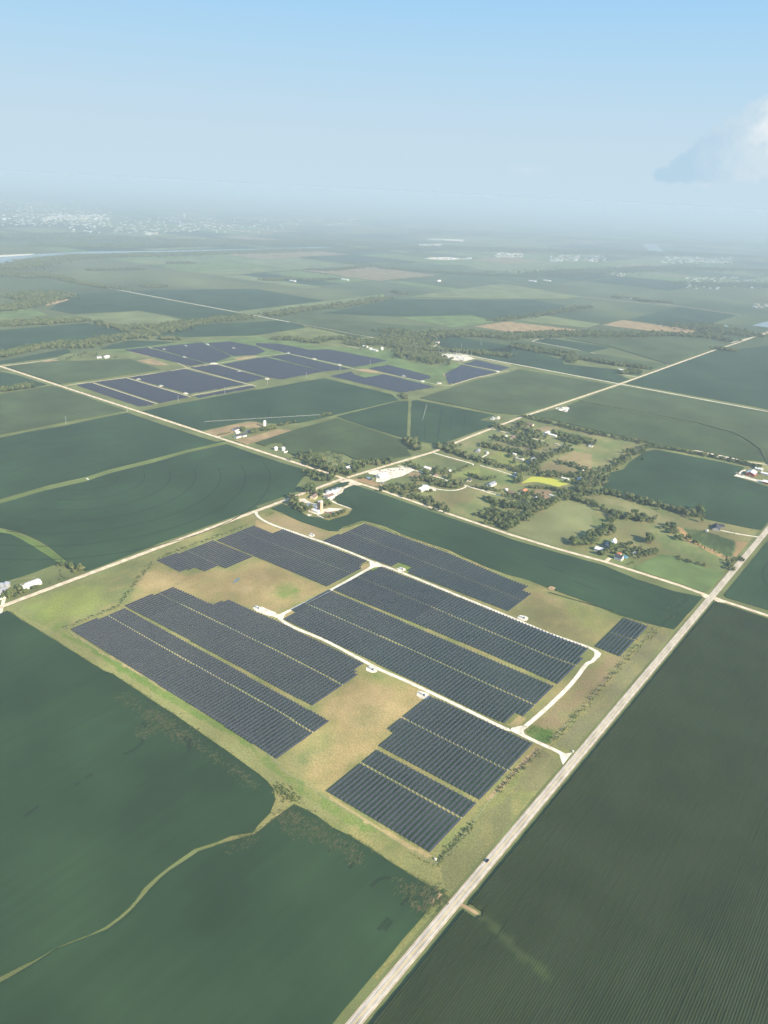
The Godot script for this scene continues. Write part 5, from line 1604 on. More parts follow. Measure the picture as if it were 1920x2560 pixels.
# ---------------------------------------------------------------- buildings
# a gabled building; its ridge runs along z before turning. long, wide, wall height, roof rise
func gable(called: String, label: String, category: String, c: Vector2, long: float, wide: float, high: float, rise: float, turn: float, wall: String, roof: String, windows := 0, doors := 1, group := "", chimney := false) -> Node3D:
	var o := thing(called, Vector3(c.x, 0.05, c.y), label, category, group, turn)
	var w := wide / 2.0
	var l := long / 2.0
	var b := MB.new()
	b.quad(Vector3(w, 0, l), Vector3(w, 0, -l), Vector3(w, high, -l), Vector3(w, high, l))
	b.quad(Vector3(-w, 0, -l), Vector3(-w, 0, l), Vector3(-w, high, l), Vector3(-w, high, -l))
	for s in [-1.0, 1.0]:
		var a := Vector3(-w * s, 0, l * s)
		var d := Vector3(w * s, 0, l * s)
		b.quad(a, d, d + Vector3(0, high, 0), a + Vector3(0, high, 0))
		b.tri(a + Vector3(0, high, 0), d + Vector3(0, high, 0), Vector3(0, high + rise, l * s))
	part("wall", b.commit(), M[wall], o)
	for s in [-1.0, 1.0]:
		b = MB.new()
		var eave := Vector3((w + 0.5) * s, high - 0.5 * rise / w, 0)
		var top := Vector3(0, high + rise, 0)
		var run := (eave - top) / 2.0
		var up := Vector3(rise * s, w, 0).normalized() * 0.09
		var mid := (eave + top) / 2.0 + up
		if s > 0:
			b.obox(mid, run, up, Vector3(0, 0, l + 0.5))
		else:
			b.obox(mid, -run, up, Vector3(0, 0, l + 0.5))
		part("roof_panel", b.commit(), M[roof], o)
	b = MB.new()
	b.box(Vector3(-0.25, high + rise + 0.02, -l - 0.5), Vector3(0.25, high + rise + 0.22, l + 0.5))
	part("ridge_cap", b.commit(), M[roof], o)
	for i in doors:
		b = MB.new()
		var dw := minf(3.6, wide * 0.3) if windows == 0 else 1.1
		var dh := minf(high * 0.85, 4.2) if windows == 0 else 2.1
		if i == 0:
			b.box(Vector3(-dw / 2.0, 0, l), Vector3(dw / 2.0, dh, l + 0.06))
		else:
			b.box(Vector3(w, 0, -dw / 2.0), Vector3(w + 0.06, dh, dw / 2.0))
		part("door", b.commit(), M.door_paint, o)
	for i in windows:
		b = MB.new()
		var z := lerpf(-l + 1.6, l - 1.6, (i / 2 + 0.5) / maxf(1.0, ceil(windows / 2.0)))
		var s := 1.0 if i % 2 == 0 else -1.0
		for y in ([1.1] if high < 4.6 else [1.1, 3.7]):
			b.box(Vector3(minf(w * s, (w + 0.05) * s), y, z - 0.6), Vector3(maxf(w * s, (w + 0.05) * s), y + 1.3, z + 0.6))
		part("window", b.commit(), M.window_glass, o)
	if chimney:
		b = MB.new()
		b.box(Vector3(0.5, high + rise * 0.5, -l * 0.4), Vector3(1.3, high + rise + 1.0, -l * 0.4 + 0.8))
		part("chimney", b.commit(), M.brown_roof, o)
	return o


func arched_shed(label: String, c: Vector2, long: float, wide: float, turn: float) -> void:
	var o := thing("arched_shed", Vector3(c.x, 0.05, c.y), label, "shed", "", turn)
	var b := MB.new()
	var k := 14
	var w := wide / 2.0
	var l := long / 2.0
	var pts := []
	for i in k + 1:
		var a := PI * i / k
		pts.append(Vector3(cos(a) * w, 1.2 + sin(a) * w * 0.72, 0))
	for i in k:
		var p: Vector3 = pts[i]
		var q: Vector3 = pts[i + 1]
		for j in 12:
			var z0 := lerpf(l, -l, j / 12.0)
			var z1 := lerpf(l, -l, (j + 1) / 12.0)
			b.quad(p + Vector3(0, 0, z0), p + Vector3(0, 0, z1), q + Vector3(0, 0, z1), q + Vector3(0, 0, z0))
	part("arched_roof", b.commit(), M.white_metal, o)
	b = MB.new()
	for s in [-1.0, 1.0]:
		b.quad(Vector3(w * s, 0, l * s), Vector3(w * s, 0, -l * s), Vector3(w * s, 1.2, -l * s), Vector3(w * s, 1.2, l * s))
	part("side_wall", b.commit(), M.white_wall, o)
	for s in [-1.0, 1.0]:
		b = MB.new()
		for i in k:
			var p: Vector3 = pts[i] + Vector3(0, 0, (l - 0.1) * s)
			var q: Vector3 = pts[i + 1] + Vector3(0, 0, (l - 0.1) * s)
			var m := Vector3(0, 0, (l - 0.1) * s)
			if s > 0:
				b.tri(m, p, q)
			else:
				b.tri(m, q, p)
		part("end_wall", b.commit(), M.white_wall, o)
	b = MB.new()
	b.box(Vector3(-2.2, 0, l - 0.05), Vector3(2.2, 4.0, l + 0.1))
	part("door", b.commit(), M.door_paint, o)
	for j in 5:
		b = MB.new()
		var z := lerpf(-l + 2.0, l - 2.0, j / 4.0)
		for i in k:
			var p: Vector3 = pts[i] * 1.012
			var q: Vector3 = pts[i + 1] * 1.012
			b.quad(p + Vector3(0, 0.02, z + 0.15), p + Vector3(0, 0.02, z - 0.15), q + Vector3(0, 0.02, z - 0.15), q + Vector3(0, 0.02, z + 0.15))
		part("roof_rib", b.commit(), M.galvanised, o)


func grain_bin(label: String, c: Vector2, r: float, h: float, wall := "galvanised", roof := "galvanised", group := "") -> void:
	var o := thing("grain_bin", Vector3(c.x, 0.05, c.y), label, "grain bin", group)
	var b := MB.new()
	var prof := [Vector2(r, 0)]
	var n := int(h / 0.8)
	for i in n:
		prof.append(Vector2(r + 0.05, (i + 0.5) * h / n))
		prof.append(Vector2(r, (i + 1.0) * h / n))
	b.lathe(Vector3.ZERO, prof, 22)
	part("wall", b.commit(), M[wall], o)
	b = MB.new()
	b.lathe(Vector3.ZERO, [Vector2(r + 0.25, h - 0.1), Vector2(0.5, h + r * 0.5), Vector2(0.5, h + r * 0.5 + 0.4), Vector2(0.0, h + r * 0.5 + 0.5)], 22)
	part("cone_roof", b.commit(), M[roof], o)
	b = MB.new()
	b.box(Vector3(r, 0.2, -0.5), Vector3(r + 0.12, 2.0, 0.5))
	part("hatch", b.commit(), M.door_paint, o)
	b = MB.new()
	for s in [-0.25, 0.25]:
		b.bar(Vector3(s, 0, r + 0.2), Vector3(s, h, r + 0.2), 0.04)
	part("ladder", b.commit(), M.steel, o)


func silo(label: String, c: Vector2, r: float, h: float, wall: String, cap: String) -> void:
	var o := thing("silo", Vector3(c.x, 0.05, c.y), label, "silo")
	var b := MB.new()
	b.lathe(Vector3.ZERO, [Vector2(r, 0), Vector2(r, h)], 20)
	part("shaft", b.commit(), M[wall], o)
	b = MB.new()
	var prof := []
	for i in 7:
		var a := PI / 2.0 * i / 6.0
		prof.append(Vector2((r + 0.12) * cos(a) if i < 6 else 0.0, h + (r * 0.8) * sin(a)))
	b.lathe(Vector3.ZERO, prof, 20)
	part("dome", b.commit(), M[cap], o)
	b = MB.new()
	for i in int(h / 1.6):
		b.lathe(Vector3(0, 0.8 + i * 1.6, 0), [Vector2(r, -0.07), Vector2(r + 0.06, -0.05), Vector2(r + 0.06, 0.05), Vector2(r, 0.07)], 20)
	part("hoops", b.commit(), M.steel, o, true)
	b = MB.new()
	b.box(Vector3(-0.6, 0, r - 0.1), Vector3(0.6, h, r + 0.8))
	part("chute", b.commit(), M[wall], o)


func box_of(parent: Node, called: String, lo: Vector3, hi: Vector3, m: String) -> void:
	var b := MB.new()
	b.box(lo, hi)
	part(called, b.commit(), M[m], parent)


func make_buildings() -> void:
	# farmstead with the twin silos
	gable("house", "brown-roofed farmhouse among trees behind the twin silos", "house", at("h", 668, 470), 15.0, 11.0, 5.0, 3.6, 0.3, "cream_wall", "brown_roof", 6, 1, "", true)
	gable("shed", "white shed with brown roof beside the grain bins", "shed", at("h", 1065, 455), 21.0, 12.0, 4.6, 3.0, 0.0, "white_wall", "brown_roof", 0, 1)
	for q in [[1035, 345, "left"], [1160, 315, "middle"], [1275, 280, "right"]]:
		grain_bin("round grey grain bin beside the brown-roofed shed", at("h", q[0], q[1]), 5.2, 5.6, "white_metal", "grey_roof", "bins by the brown-roofed shed")
	silo("brown glass-lined silo with pale cap standing at the long barn", at("h", 792, 825), 2.8, 22.0, "silo_brown", "galvanised")
	silo("tan concrete stave silo with white dome, taller of the pair", at("h", 862, 838), 3.3, 23.0, "silo_stave", "white_metal")
	gable("barn", "long low barn with white and grey roof left of the silos", "barn", at("h", 640, 775), 40.0, 13.0, 3.4, 3.0, PI / 2.0, "white_wall", "white_metal", 0, 2)
	gable("barn", "grey-roofed lean-to barn behind the twin silos", "barn", at("h", 640, 690), 26.0, 11.0, 3.2, 1.8, PI / 2.0, "grey_wall", "grey_roof", 0, 1)
	for i in 9:
		var c := at("h", 765 + i * 17.0, 925 + i * 7.5)
		var o := thing("calf_hutch", Vector3(c.x, 0.05, c.y), "small white calf hutch in the row below the silos", "hutch", "calf hutches", 0.4)
		var b := MB.new()
		b.slab(PackedVector2Array([Vector2(-0.7, -1.1), Vector2(0.7, -1.1), Vector2(0.7, 1.1), Vector2(-0.7, 1.1)]), 1.3)
		part("shell", b.commit(), M.white_metal, o)
		box_of(o, "opening", Vector3(-0.4, 0, 1.1), Vector3(0.4, 1.0, 1.13), "rubber")
	for i in 6:
		var c := at("h", 960 + i * 45.0, 845 + i * 4.0)
		farm_cart(c, "small farm implement parked behind the silos", "implements behind the silos", ["red_paint", "steel", "door_paint"][i % 3])
	gable("garage", "small white garage between the farmhouse and the trees", "garage", at("h", 740, 365), 8.0, 7.0, 3.0, 2.0, 0.0, "white_wall", "white_metal", 0, 1)
	# left farm
	arched_shed("long white arched shed beside the gravel road", at("j", 1060, 610), 30.0, 15.0, 0.0)
	grain_bin("shiny round grain bin in the yard of the arched shed", at("j", 240, 640), 5.2, 6.5)
	grain_bin("second shiny grain bin at the yard edge of the arched shed", at("j", 60, 660), 4.4, 5.5)
	gable("house", "white farmhouse at the left farm behind shade trees", "house", at("j", -40, 1060), 14.0, 10.0, 5.0, 3.0, 0.0, "white_wall", "white_metal", 6, 1)
	gable("shed", "low grey shed beside the shiny grain bin", "shed", at("j", 90, 790), 14.0, 9.0, 3.2, 2.0, 0.0, "grey_wall", "grey_roof", 0, 1)
	# house group by the hay field
	gable("shed", "white-roofed machine shed near the two-storey white house", "shed", at("i", 625, 590), 22.0, 13.0, 4.6, 2.6, PI / 2.0, "white_wall", "white_metal", 0, 2)
	gable("barn", "grey-roofed barn behind the white-roofed shed", "barn", at("i", 775, 490), 17.0, 13.0, 4.2, 4.0, 0.0, "white_wall", "blue_roof", 0, 1)
	gable("barn", "tall white gabled barn joined to the grey-roofed barn", "barn", at("i", 850, 450), 11.0, 9.0, 6.0, 4.5, 0.0, "white_wall", "white_metal", 0, 1)
	gable("shed", "dark-roofed lean-to left of the grey-roofed barn", "shed", at("i", 690, 490), 11.0, 7.0, 3.0, 1.5, 0.0, "grey_wall", "dark_roof", 0, 1)
	gable("house", "two-storey white house with dark roof near the hay field", "house", at("i", 955, 740), 14.0, 11.0, 5.6, 3.4, PI / 2.0, "white_wall", "dark_roof", 8, 1, "", true)
	gable("garage", "tan-roofed garage behind the two-storey white house", "garage", at("i", 950, 650), 9.0, 7.0, 3.0, 2.2, PI / 2.0, "cream_wall", "orange_roof", 0, 1)
	var pool := thing("swimming_pool", v3(at("i", 1078, 700)), "round blue swimming pool beside the two-storey white house", "pool")
	var b := MB.new()
	b.lathe(Vector3.ZERO, [Vector2(5.2, 0), Vector2(5.2, 1.3), Vector2(4.9, 1.3), Vector2(4.9, 1.0)], 24)
	part("rim", b.commit(), M.blue_roof, pool)
	b = MB.new()
	b.lathe(Vector3.ZERO, [Vector2(4.9, 1.1), Vector2(0.0, 1.1)], 24)
	part("pool_surface", b.commit(), M.pool_water, pool)
	gable("shed", "small white shed in the orchard", "shed", at("i", 1250, 625), 6.0, 5.0, 2.6, 1.6, 0.2, "white_wall", "white_metal", 0, 1)
	gable("house", "wide dark-roofed house above the bare earth bank", "house", at("e", 985, 1150), 24.0, 14.0, 3.6, 4.2, 0.25, "grey_wall", "dark_roof", 8, 1, "", true)
	gable("house", "short dark-roofed wing of the house above the earth bank", "house", at("e", 1050, 1130), 11.0, 10.0, 3.4, 3.4, 1.8, "grey_wall", "dark_roof", 2, 1)
	gable("shed", "tiny white shed beside the wide dark-roofed house", "shed", at("e", 866, 1188), 5.0, 4.0, 2.4, 1.2, 0.2, "white_wall", "white_metal", 0, 1)
	# red barns
	gable("barn", "large red barn with white roof beside the smooth soybean field", "barn", at("e", 1440, 450), 26.0, 20.0, 6.5, 4.0, 0.0, "red_wall", "white_metal", 0, 2)
	gable("barn", "second red barn with white roof at the field edge", "barn", at("e", 1650, 565), 20.0, 13.0, 4.5, 3.0, PI / 2.0, "red_wall", "white_metal", 0, 2)
	gable("shed", "white shed behind the large red barn", "shed", at("e", 1630, 450), 22.0, 9.0, 3.6, 2.0, PI / 2.0, "white_wall", "white_metal", 0, 1)
	gable("house", "pale house in the trees above the red barns", "house", at("e", 1540, 385), 18.0, 9.0, 3.2, 2.4, PI / 2.0, "white_wall", "white_metal", 4, 1)
	for i in 8:
		farm_cart(at("e", 1240 + i * 14.0, 425 + i * 6.0), "farm implement parked on the gravel by the large red barn", "implements by the red barn", ["steel", "white_metal", "red_paint"][i % 3])
	# farm with the white silo
	gable("barn", "white barn with dark roof in the stubble plots", "barn", at("g", 625, 390), 17.0, 11.0, 4.6, 4.0, 0.0, "white_wall", "dark_roof", 0, 1)
	gable("shed", "long white shed with dark roof near the white silo", "shed", at("g", 858, 412), 22.0, 10.0, 3.8, 2.4, 0.0, "white_wall", "dark_roof", 0, 1)
	gable("house", "white farmhouse with dark roof by the gravel road avenue", "house", at("g", 650, 510), 16.0, 11.0, 5.2, 3.2, 0.0, "white_wall", "dark_roof", 8, 1, "", true)
	gable("house", "white gabled wing of the farmhouse by the avenue", "house", at("g", 750, 490), 13.0, 11.0, 4.6, 4.2, 0.0, "white_wall", "dark_roof", 4, 1)
	gable("garage", "low white garage behind the farmhouse by the avenue", "garage", at("g", 650, 435), 13.0, 5.0, 2.8, 1.4, 0.0, "white_wall", "white_metal", 0, 1)
	silo("short thick white silo above the stubble plots", at("g", 1118, 325), 3.8, 15.0, "white_metal", "white_metal")
	grain_bin("white round grain bin alone in the corn corner", at("g", 1310, 725), 4.6, 7.0, "white_metal", "white_metal", "bins in the corn corner")
	grain_bin("white round grain bin next to the white tank", at("g", 1440, 730), 4.6, 7.0, "white_metal", "white_metal", "bins in the corn corner")
	var tank := thing("storage_tank", v3(at("g", 1480, 775)), "white lying storage tank beside the grain bins", "tank")
	b = MB.new()
	b.bar(Vector3(0, 2.2, 5.5), Vector3(0, 2.2, -5.5), 1.9, 14)
	b.bar(Vector3(0, 2.2, 6.2), Vector3(0, 2.2, 5.5), 0.8, 14, 1.9)
	b.bar(Vector3(0, 2.2, -5.5), Vector3(0, 2.2, -6.2), 1.9, 14, 0.8)
	part("vessel", b.commit(), M.white_metal, tank)
	for s in [-3.0, 3.0]:
		box_of(tank, "cradle", Vector3(-1.3, 0, s - 0.3), Vector3(1.3, 1.0, s + 0.3), "steel")
	# workshop at the crossroads and the scrap yard
	gable("workshop", "white workshop with pale roof at the gravel crossroads", "workshop", at("d", 1505, 665), 26.0, 14.0, 5.2, 2.6, 0.0, "white_wall", "white_metal", 0, 2)
	gable("house", "white two-storey house in the wood behind the crossroads", "house", at("d", 1005, 560), 12.0, 9.0, 5.4, 3.4, 0.0, "white_wall", "white_metal", 6, 1)
	gable("shed", "grey shed in the trees left of the white workshop", "shed", at("d", 1330, 700), 14.0, 8.0, 3.2, 2.0, PI / 2.0, "grey_wall", "blue_roof", 0, 1)
	var rr := RandomNumberGenerator.new()
	rr.seed = 77
	for i in 34:
		var c := at("d", rr.randf_range(560, 1060), rr.randf_range(390, 560))
		small_car(c, rr.randf() * TAU, ["white_metal", "car_silver", "red_paint", "cabinet_blue", "cream_wall"][rr.randi() % 5], "old car standing in the overgrown scrap yard", "cars in the scrap yard")
	for i in 12:
		var c := at("d", 1480 + i * 42.0, 580 - i * 6.0 + (i % 3) * 14.0)
		small_car(c, 0.3 + rr.randf() * 0.3, ["red_paint", "white_metal", "cabinet_blue", "red_paint", "car_silver"][i % 5], "vehicle parked in the workshop yard", "vehicles in the workshop yard")
	for i in 4:
		small_car(at("d", 1480 + i * 22.0, 770 - i * 5.0), 1.2, ["white_metal", "car_silver"][i % 2], "pale van parked in front of the workshop", "vans in front of the workshop")
	# houses between the cornfields
	var list := [["shed", "big flat white shed beside the curved drive", "a", 565, 1205, 30, 18, 5.0, 1.8, 0.0, "white_wall", "white_metal", 0],
		["barn", "long grey-roofed metal barn in the horse pasture", "a", 1590, 1145, 24, 12, 4.6, 2.4, 0.0, "white_wall", "grey_roof", 0],
		["house", "house with pale roof on the second lane", "a", 650, 905, 18, 10, 3.2, 2.6, PI / 2.0, "cream_wall", "white_metal", 4],
		["house", "small house hidden by trees on the second lane", "a", 760, 1010, 12, 9, 3.2, 2.4, 0.4, "cream_wall", "brown_roof", 4],
		["shed", "small white shed at the end of the evergreen line", "a", 970, 940, 7, 5, 2.6, 1.2, 0.0, "white_wall", "white_metal", 0],
		["house", "dark-roofed house by the horse pasture", "a", 1260, 1080, 14, 9, 3.2, 2.6, 0.3, "cream_wall", "dark_roof", 4],
		["house", "grey-roofed house in the round pen pasture", "a", 1390, 645, 17, 10, 3.2, 2.6, 0.3, "grey_wall", "grey_roof", 4],
		["shed", "white shed with dark door below the round pen", "a", 1530, 672, 9, 6, 2.8, 1.6, 0.8, "white_wall", "white_metal", 0],
		["house", "brick house with pale gable by the bend lane", "b", 480, 450, 18, 12, 3.4, 3.4, 0.2, "cream_wall", "brown_roof", 6],
		["shed", "white open shed left of the brick house", "b", 380, 432, 10, 7, 3.0, 1.6, 0.3, "white_wall", "white_metal", 0],
		["shed", "pale pink-roofed shed in the rough pasture", "b", 265, 455, 14, 7, 2.8, 1.4, PI / 2.0, "white_wall", "cream_wall", 0],
		["barn", "long white barn with dark roof behind the bend", "b", 730, 335, 28, 9, 3.4, 1.8, PI / 2.0, "white_wall", "dark_roof", 0],
		["house", "house with reddish roof behind the long white barn", "b", 740, 255, 20, 12, 3.4, 3.0, PI / 2.0, "cream_wall", "brown_roof", 6],
		["house", "small cream house among trees at the bend", "b", 485, 322, 11, 8, 3.0, 2.2, 0.0, "cream_wall", "white_metal", 4],
		["barn", "large white barn in the grove", "b", 985, 395, 22, 15, 5.0, 3.4, 0.0, "white_wall", "white_metal", 0],
		["shed", "low white shed attached right of the large white barn", "b", 1080, 415, 20, 9, 3.4, 1.8, PI / 2.0, "white_wall", "white_metal", 0],
		["house", "white house with dark roof at the end of the lane", "b", 1640, 570, 13, 10, 4.4, 3.2, 0.2, "white_wall", "dark_roof", 6],
		["shed", "yellow trailer shed at the lane edge", "b", 1140, 545, 11, 4, 2.6, 0.8, PI / 2.0, "cream_wall", "cream_wall", 0],
		["shed", "white shed at the top of the pasture yard", "b", 510, 695, 8, 6, 3.0, 1.6, PI / 2.0, "white_wall", "white_metal", 0],
		["house", "pale house in the pasture yard", "b", 590, 765, 20, 9, 3.2, 2.2, PI / 2.0, "white_wall", "cream_wall", 4],
		["barn", "grey-roofed barn at the end of the pasture yard", "b", 775, 775, 18, 11, 4.0, 2.4, 0.0, "white_wall", "grey_roof", 0],
		["shed", "white lean-to beside the grey-roofed pasture barn", "b", 725, 815, 14, 6, 2.8, 1.2, PI / 2.0, "white_wall", "blue_roof", 0],
		["shed", "rusty pens in the open pasture", "b", 710, 610, 14, 5, 1.6, 0.5, PI / 2.0, "cream_wall", "brown_roof", 0],
		["house", "cream house in the hedge below the brown paddock", "b", 1515, 955, 9, 8, 3.6, 2.6, 0.0, "cream_wall", "cream_wall", 4],
		["house", "blue-grey roofed house right of the duckweed pond", "b", 1480, 1075, 17, 12, 3.4, 2.8, 0.4, "grey_wall", "blue_roof", 6],
		["shed", "pale metal shed behind the duckweed pond", "b", 1260, 1055, 18, 6, 2.6, 1.0, PI / 2.0, "white_wall", "white_metal", 0],
		["house", "white cottage row at the evergreen row end", "b", 560, 990, 16, 6, 2.8, 1.4, PI / 2.0, "white_wall", "white_metal", 4],
		["house", "orange-roofed house below the duckweed pond", "c", 650, 300, 15, 12, 4.4, 2.8, 0.0, "cream_wall", "orange_roof", 6],
		["house", "brown-roofed house left of the orange roof", "c", 470, 320, 18, 11, 3.4, 2.6, PI / 2.0, "cream_wall", "brown_roof", 6],
		["shed", "white shed below the orange-roofed house", "c", 585, 340, 8, 6, 2.8, 1.4, 0.0, "white_wall", "white_metal", 0],
		["shed", "white box shed in the bare yard", "c", 830, 398, 7, 6, 3.2, 1.0, 0.0, "white_wall", "white_metal", 0],
		["house", "pale blue-roofed house among dense trees", "c", 695, 470, 13, 11, 3.6, 2.6, 0.0, "white_wall", "blue_roof", 6],
		["barn", "long white stable among dense trees", "c", 440, 470, 20, 8, 3.0, 1.6, PI / 2.0, "white_wall", "brown_roof", 0],
		["shed", "small cream shed by the forked drive", "c", 385, 275, 7, 6, 3.0, 1.6, 0.0, "cream_wall", "white_metal", 0],
		["shed", "pale trailer in the bare yard", "c", 1060, 358, 10, 3, 2.6, 0.5, PI / 2.0, "white_wall", "white_metal", 0],
		["house", "house on the white pad beside the straight gravel road", "33", 318, 580, 15, 11, 3.4, 3.0, 0.3, "white_wall", "grey_roof", 4],
		["shed", "shed on the white pad beside the straight gravel road", "33", 350, 590, 12, 8, 3.4, 2.0, 0.3, "white_wall", "white_metal", 0],
		["house", "house with grey roof at the field corner by the bend", "b", 185, 165, 16, 10, 3.4, 2.6, 0.2, "white_wall", "grey_roof", 4],
		["house", "cream-roofed house at the field corner by the bend", "b", 260, 160, 16, 10, 3.4, 2.6, 0.2, "white_wall", "cream_wall", 4],
		["shed", "white barn near the wood behind the distant arrays", "f", 55, 158, 22, 11, 4.4, 2.8, PI / 2.0, "white_wall", "white_metal", 0],
		["barn", "long white shed near the wood behind the distant arrays", "f", 150, 195, 30, 11, 4.0, 2.2, PI / 2.0, "white_wall", "white_metal", 0],
		["shed", "small white shed between the two distant barns", "f", 105, 180, 14, 9, 4.0, 2.2, 0.0, "white_wall", "white_metal", 0],
		["house", "white house in the wood clearing behind the substation", "f", 805, 115, 20, 13, 5.0, 3.4, 0.3, "white_wall", "brown_roof", 4],
		["shed", "white shed in the hedge by the straight gravel road", "33", 705, 328, 22, 10, 4.0, 2.2, PI / 2.0, "white_wall", "white_metal", 0],
		["house", "farmhouse among pines beside the distant arrays", "31", 690, 245, 20, 12, 4.6, 3.2, 0.0, "white_wall", "white_metal", 4],
		["barn", "grey barn among pines beside the distant arrays", "31", 640, 246, 18, 10, 4.0, 2.6, 0.0, "white_wall", "grey_roof", 0],
		["barn", "white farm cluster barn beyond the bright green field", "22", 236, 456, 40, 18, 7.0, 4.0, 0.0, "white_wall", "white_metal", 0],
		["barn", "pair-forming white barn left of the far bend", "22", 642, 456, 60, 20, 6.0, 3.0, PI / 2.0, "white_wall", "white_metal", 0],
		["barn", "lower white barn right of the far bend", "22", 705, 454, 60, 18, 6.0, 3.0, PI / 2.0, "white_wall", "white_metal", 0],
		["barn", "white farm in the middle of the pale fields", "22", 1050, 531, 70, 20, 6.0, 3.0, PI / 2.0, "white_wall", "white_metal", 0],
		["barn", "white farm beyond the far tree belt", "21", 1265, 456, 50, 18, 6.0, 3.0, PI / 2.0, "white_wall", "white_metal", 0],
		["barn", "white farm right of the far tree belt", "21", 1490, 450, 60, 18, 6.0, 3.0, PI / 2.0, "white_wall", "white_metal", 0]]
	for q in list:
		gable(q[0], q[1], q[0], at(q[2], q[3], q[4]), q[5], q[6], q[7], q[8], q[9], q[10], q[11], q[12], 1)
	silo("white round tank by the wood behind the distant arrays", at("f", 228, 185), 5.0, 8.0, "white_metal", "white_metal")


func v3(p: Vector2) -> Vector3:
	return Vector3(p.x, 0.05, p.y)


func farm_cart(c: Vector2, label: String, group: String, m: String) -> void:
	var o := thing("farm_implement", v3(c), label, "implement", group, rng.randf() * TAU)
	box_of(o, "bed", Vector3(-1.1, 0.9, -2.0), Vector3(1.1, 1.6, 2.0), m)
	var b := MB.new()
	b.bar(Vector3(0, 0.8, 2.0), Vector3(0, 0.5, 3.6), 0.1, 5)
	part("drawbar", b.commit(), M.steel, o)
	for s in [-1.0, 1.0]:
		b = MB.new()
		b.bar(Vector3(1.15 * s - 0.15, 0.55, 0), Vector3(1.15 * s + 0.15, 0.55, 0), 0.55, 10)
		part("wheel", b.commit(), M.rubber, o)


func small_car(c: Vector2, turn: float, m: String, label: String, group: String) -> void:
	car(c, turn, m, label, group)


# a car: its front looks along -z
func car(c: Vector2, turn: float, m: String, label: String, group := "", y := 0.1) -> Node3D:
	var o := thing("parked_car" if group != "" else "car", Vector3(c.x, y, c.y), label, "car", group, turn)
	var b := MB.new()
	# side profile swept across the width: z from front (-) to rear
	var prof := [Vector2(-2.35, 0.35), Vector2(-2.38, 0.72), Vector2(-2.15, 0.95), Vector2(-1.05, 1.06), Vector2(2.2, 1.06), Vector2(2.38, 0.90), Vector2(2.36, 0.35)]
	sweep(b, prof, 0.92)
	part("body", b.commit(), M[m], o)
	b = MB.new()
	sweep(b, [Vector2(-1.05, 1.06), Vector2(-0.35, 1.62), Vector2(1.75, 1.64), Vector2(2.2, 1.06)], 0.80)
	part("cabin_glass", b.commit(), M.window_glass, o)
	b = MB.new()
	b.box(Vector3(-0.76, 1.63, -0.35), Vector3(0.76, 1.70, 1.75))
	part("roof", b.commit(), M[m], o)
	for s in [-1.0, 1.0]:
		for z in [-1.45, 1.45]:
			b = MB.new()
			b.bar(Vector3(0.80 * s - 0.12, 0.34, z), Vector3(0.80 * s + 0.14, 0.34, z), 0.34, 12)
			b.lathe(Vector3(0.80 * s, 0.34, z), [Vector2(0.0, 0.0), Vector2(0.01, 0.0)], 3)
			part("wheel", b.commit(), M.rubber, o)
		b = MB.new()
		b.box(Vector3(0.62 * s - 0.2, 0.68, -2.42), Vector3(0.62 * s + 0.2, 0.84, -2.36))
		part("headlight", b.commit(), M.white_metal, o)
		b = MB.new()
		b.box(Vector3(0.66 * s - 0.18, 0.74, 2.36), Vector3(0.66 * s + 0.18, 0.92, 2.41))
		part("tail_light", b.commit(), M.red_paint, o)
	return o


func sweep(b: MB, prof: Array, w: float) -> void:
	for i in prof.size() - 1:
		var p: Vector2 = prof[i]
		var q: Vector2 = prof[i + 1]
		b.quad(Vector3(w, p.y, p.x), Vector3(-w, p.y, p.x), Vector3(-w, q.y, q.x), Vector3(w, q.y, q.x))
	for i in range(1, prof.size() - 1):
		var a: Vector2 = prof[0]
		var p: Vector2 = prof[i]
		var q: Vector2 = prof[i + 1]
		b.tri(Vector3(w, a.y, a.x), Vector3(w, p.y, p.x), Vector3(w, q.y, q.x))
		b.tri(Vector3(-w, a.y, a.x), Vector3(-w, q.y, q.x), Vector3(-w, p.y, p.x))


# ---------------------------------------------------------------- poles, pivots, fences, substation
func pole(c: Vector2, h: float, label: String, group: String, steel := false) -> void:
	var o := thing("utility_pole" if not steel else "transmission_pole", v3(c), label, "pole", group)
	var b := MB.new()
	b.bar(Vector3.ZERO, Vector3(0, h, 0), 0.22 if not steel else 0.55, 7, 0.14 if not steel else 0.26)
	part("shaft", b.commit(), M.pole_wood if not steel else M.galvanised, o)
	for k in (1 if not steel else 3):
		b = MB.new()
		var y := h - 0.7 - k * 2.4
		b.box(Vector3(-1.3, y, -0.1), Vector3(1.3, y + 0.2, 0.1))
		part("cross_arm", b.commit(), M.pole_wood if not steel else M.galvanised, o)
		for s in [-1.15, 1.15]:
			b = MB.new()
			b.bar(Vector3(s, y + 0.2, 0), Vector3(s, y + 0.55, 0), 0.08, 5)
			part("insulator", b.commit(), M.cabinet, o)


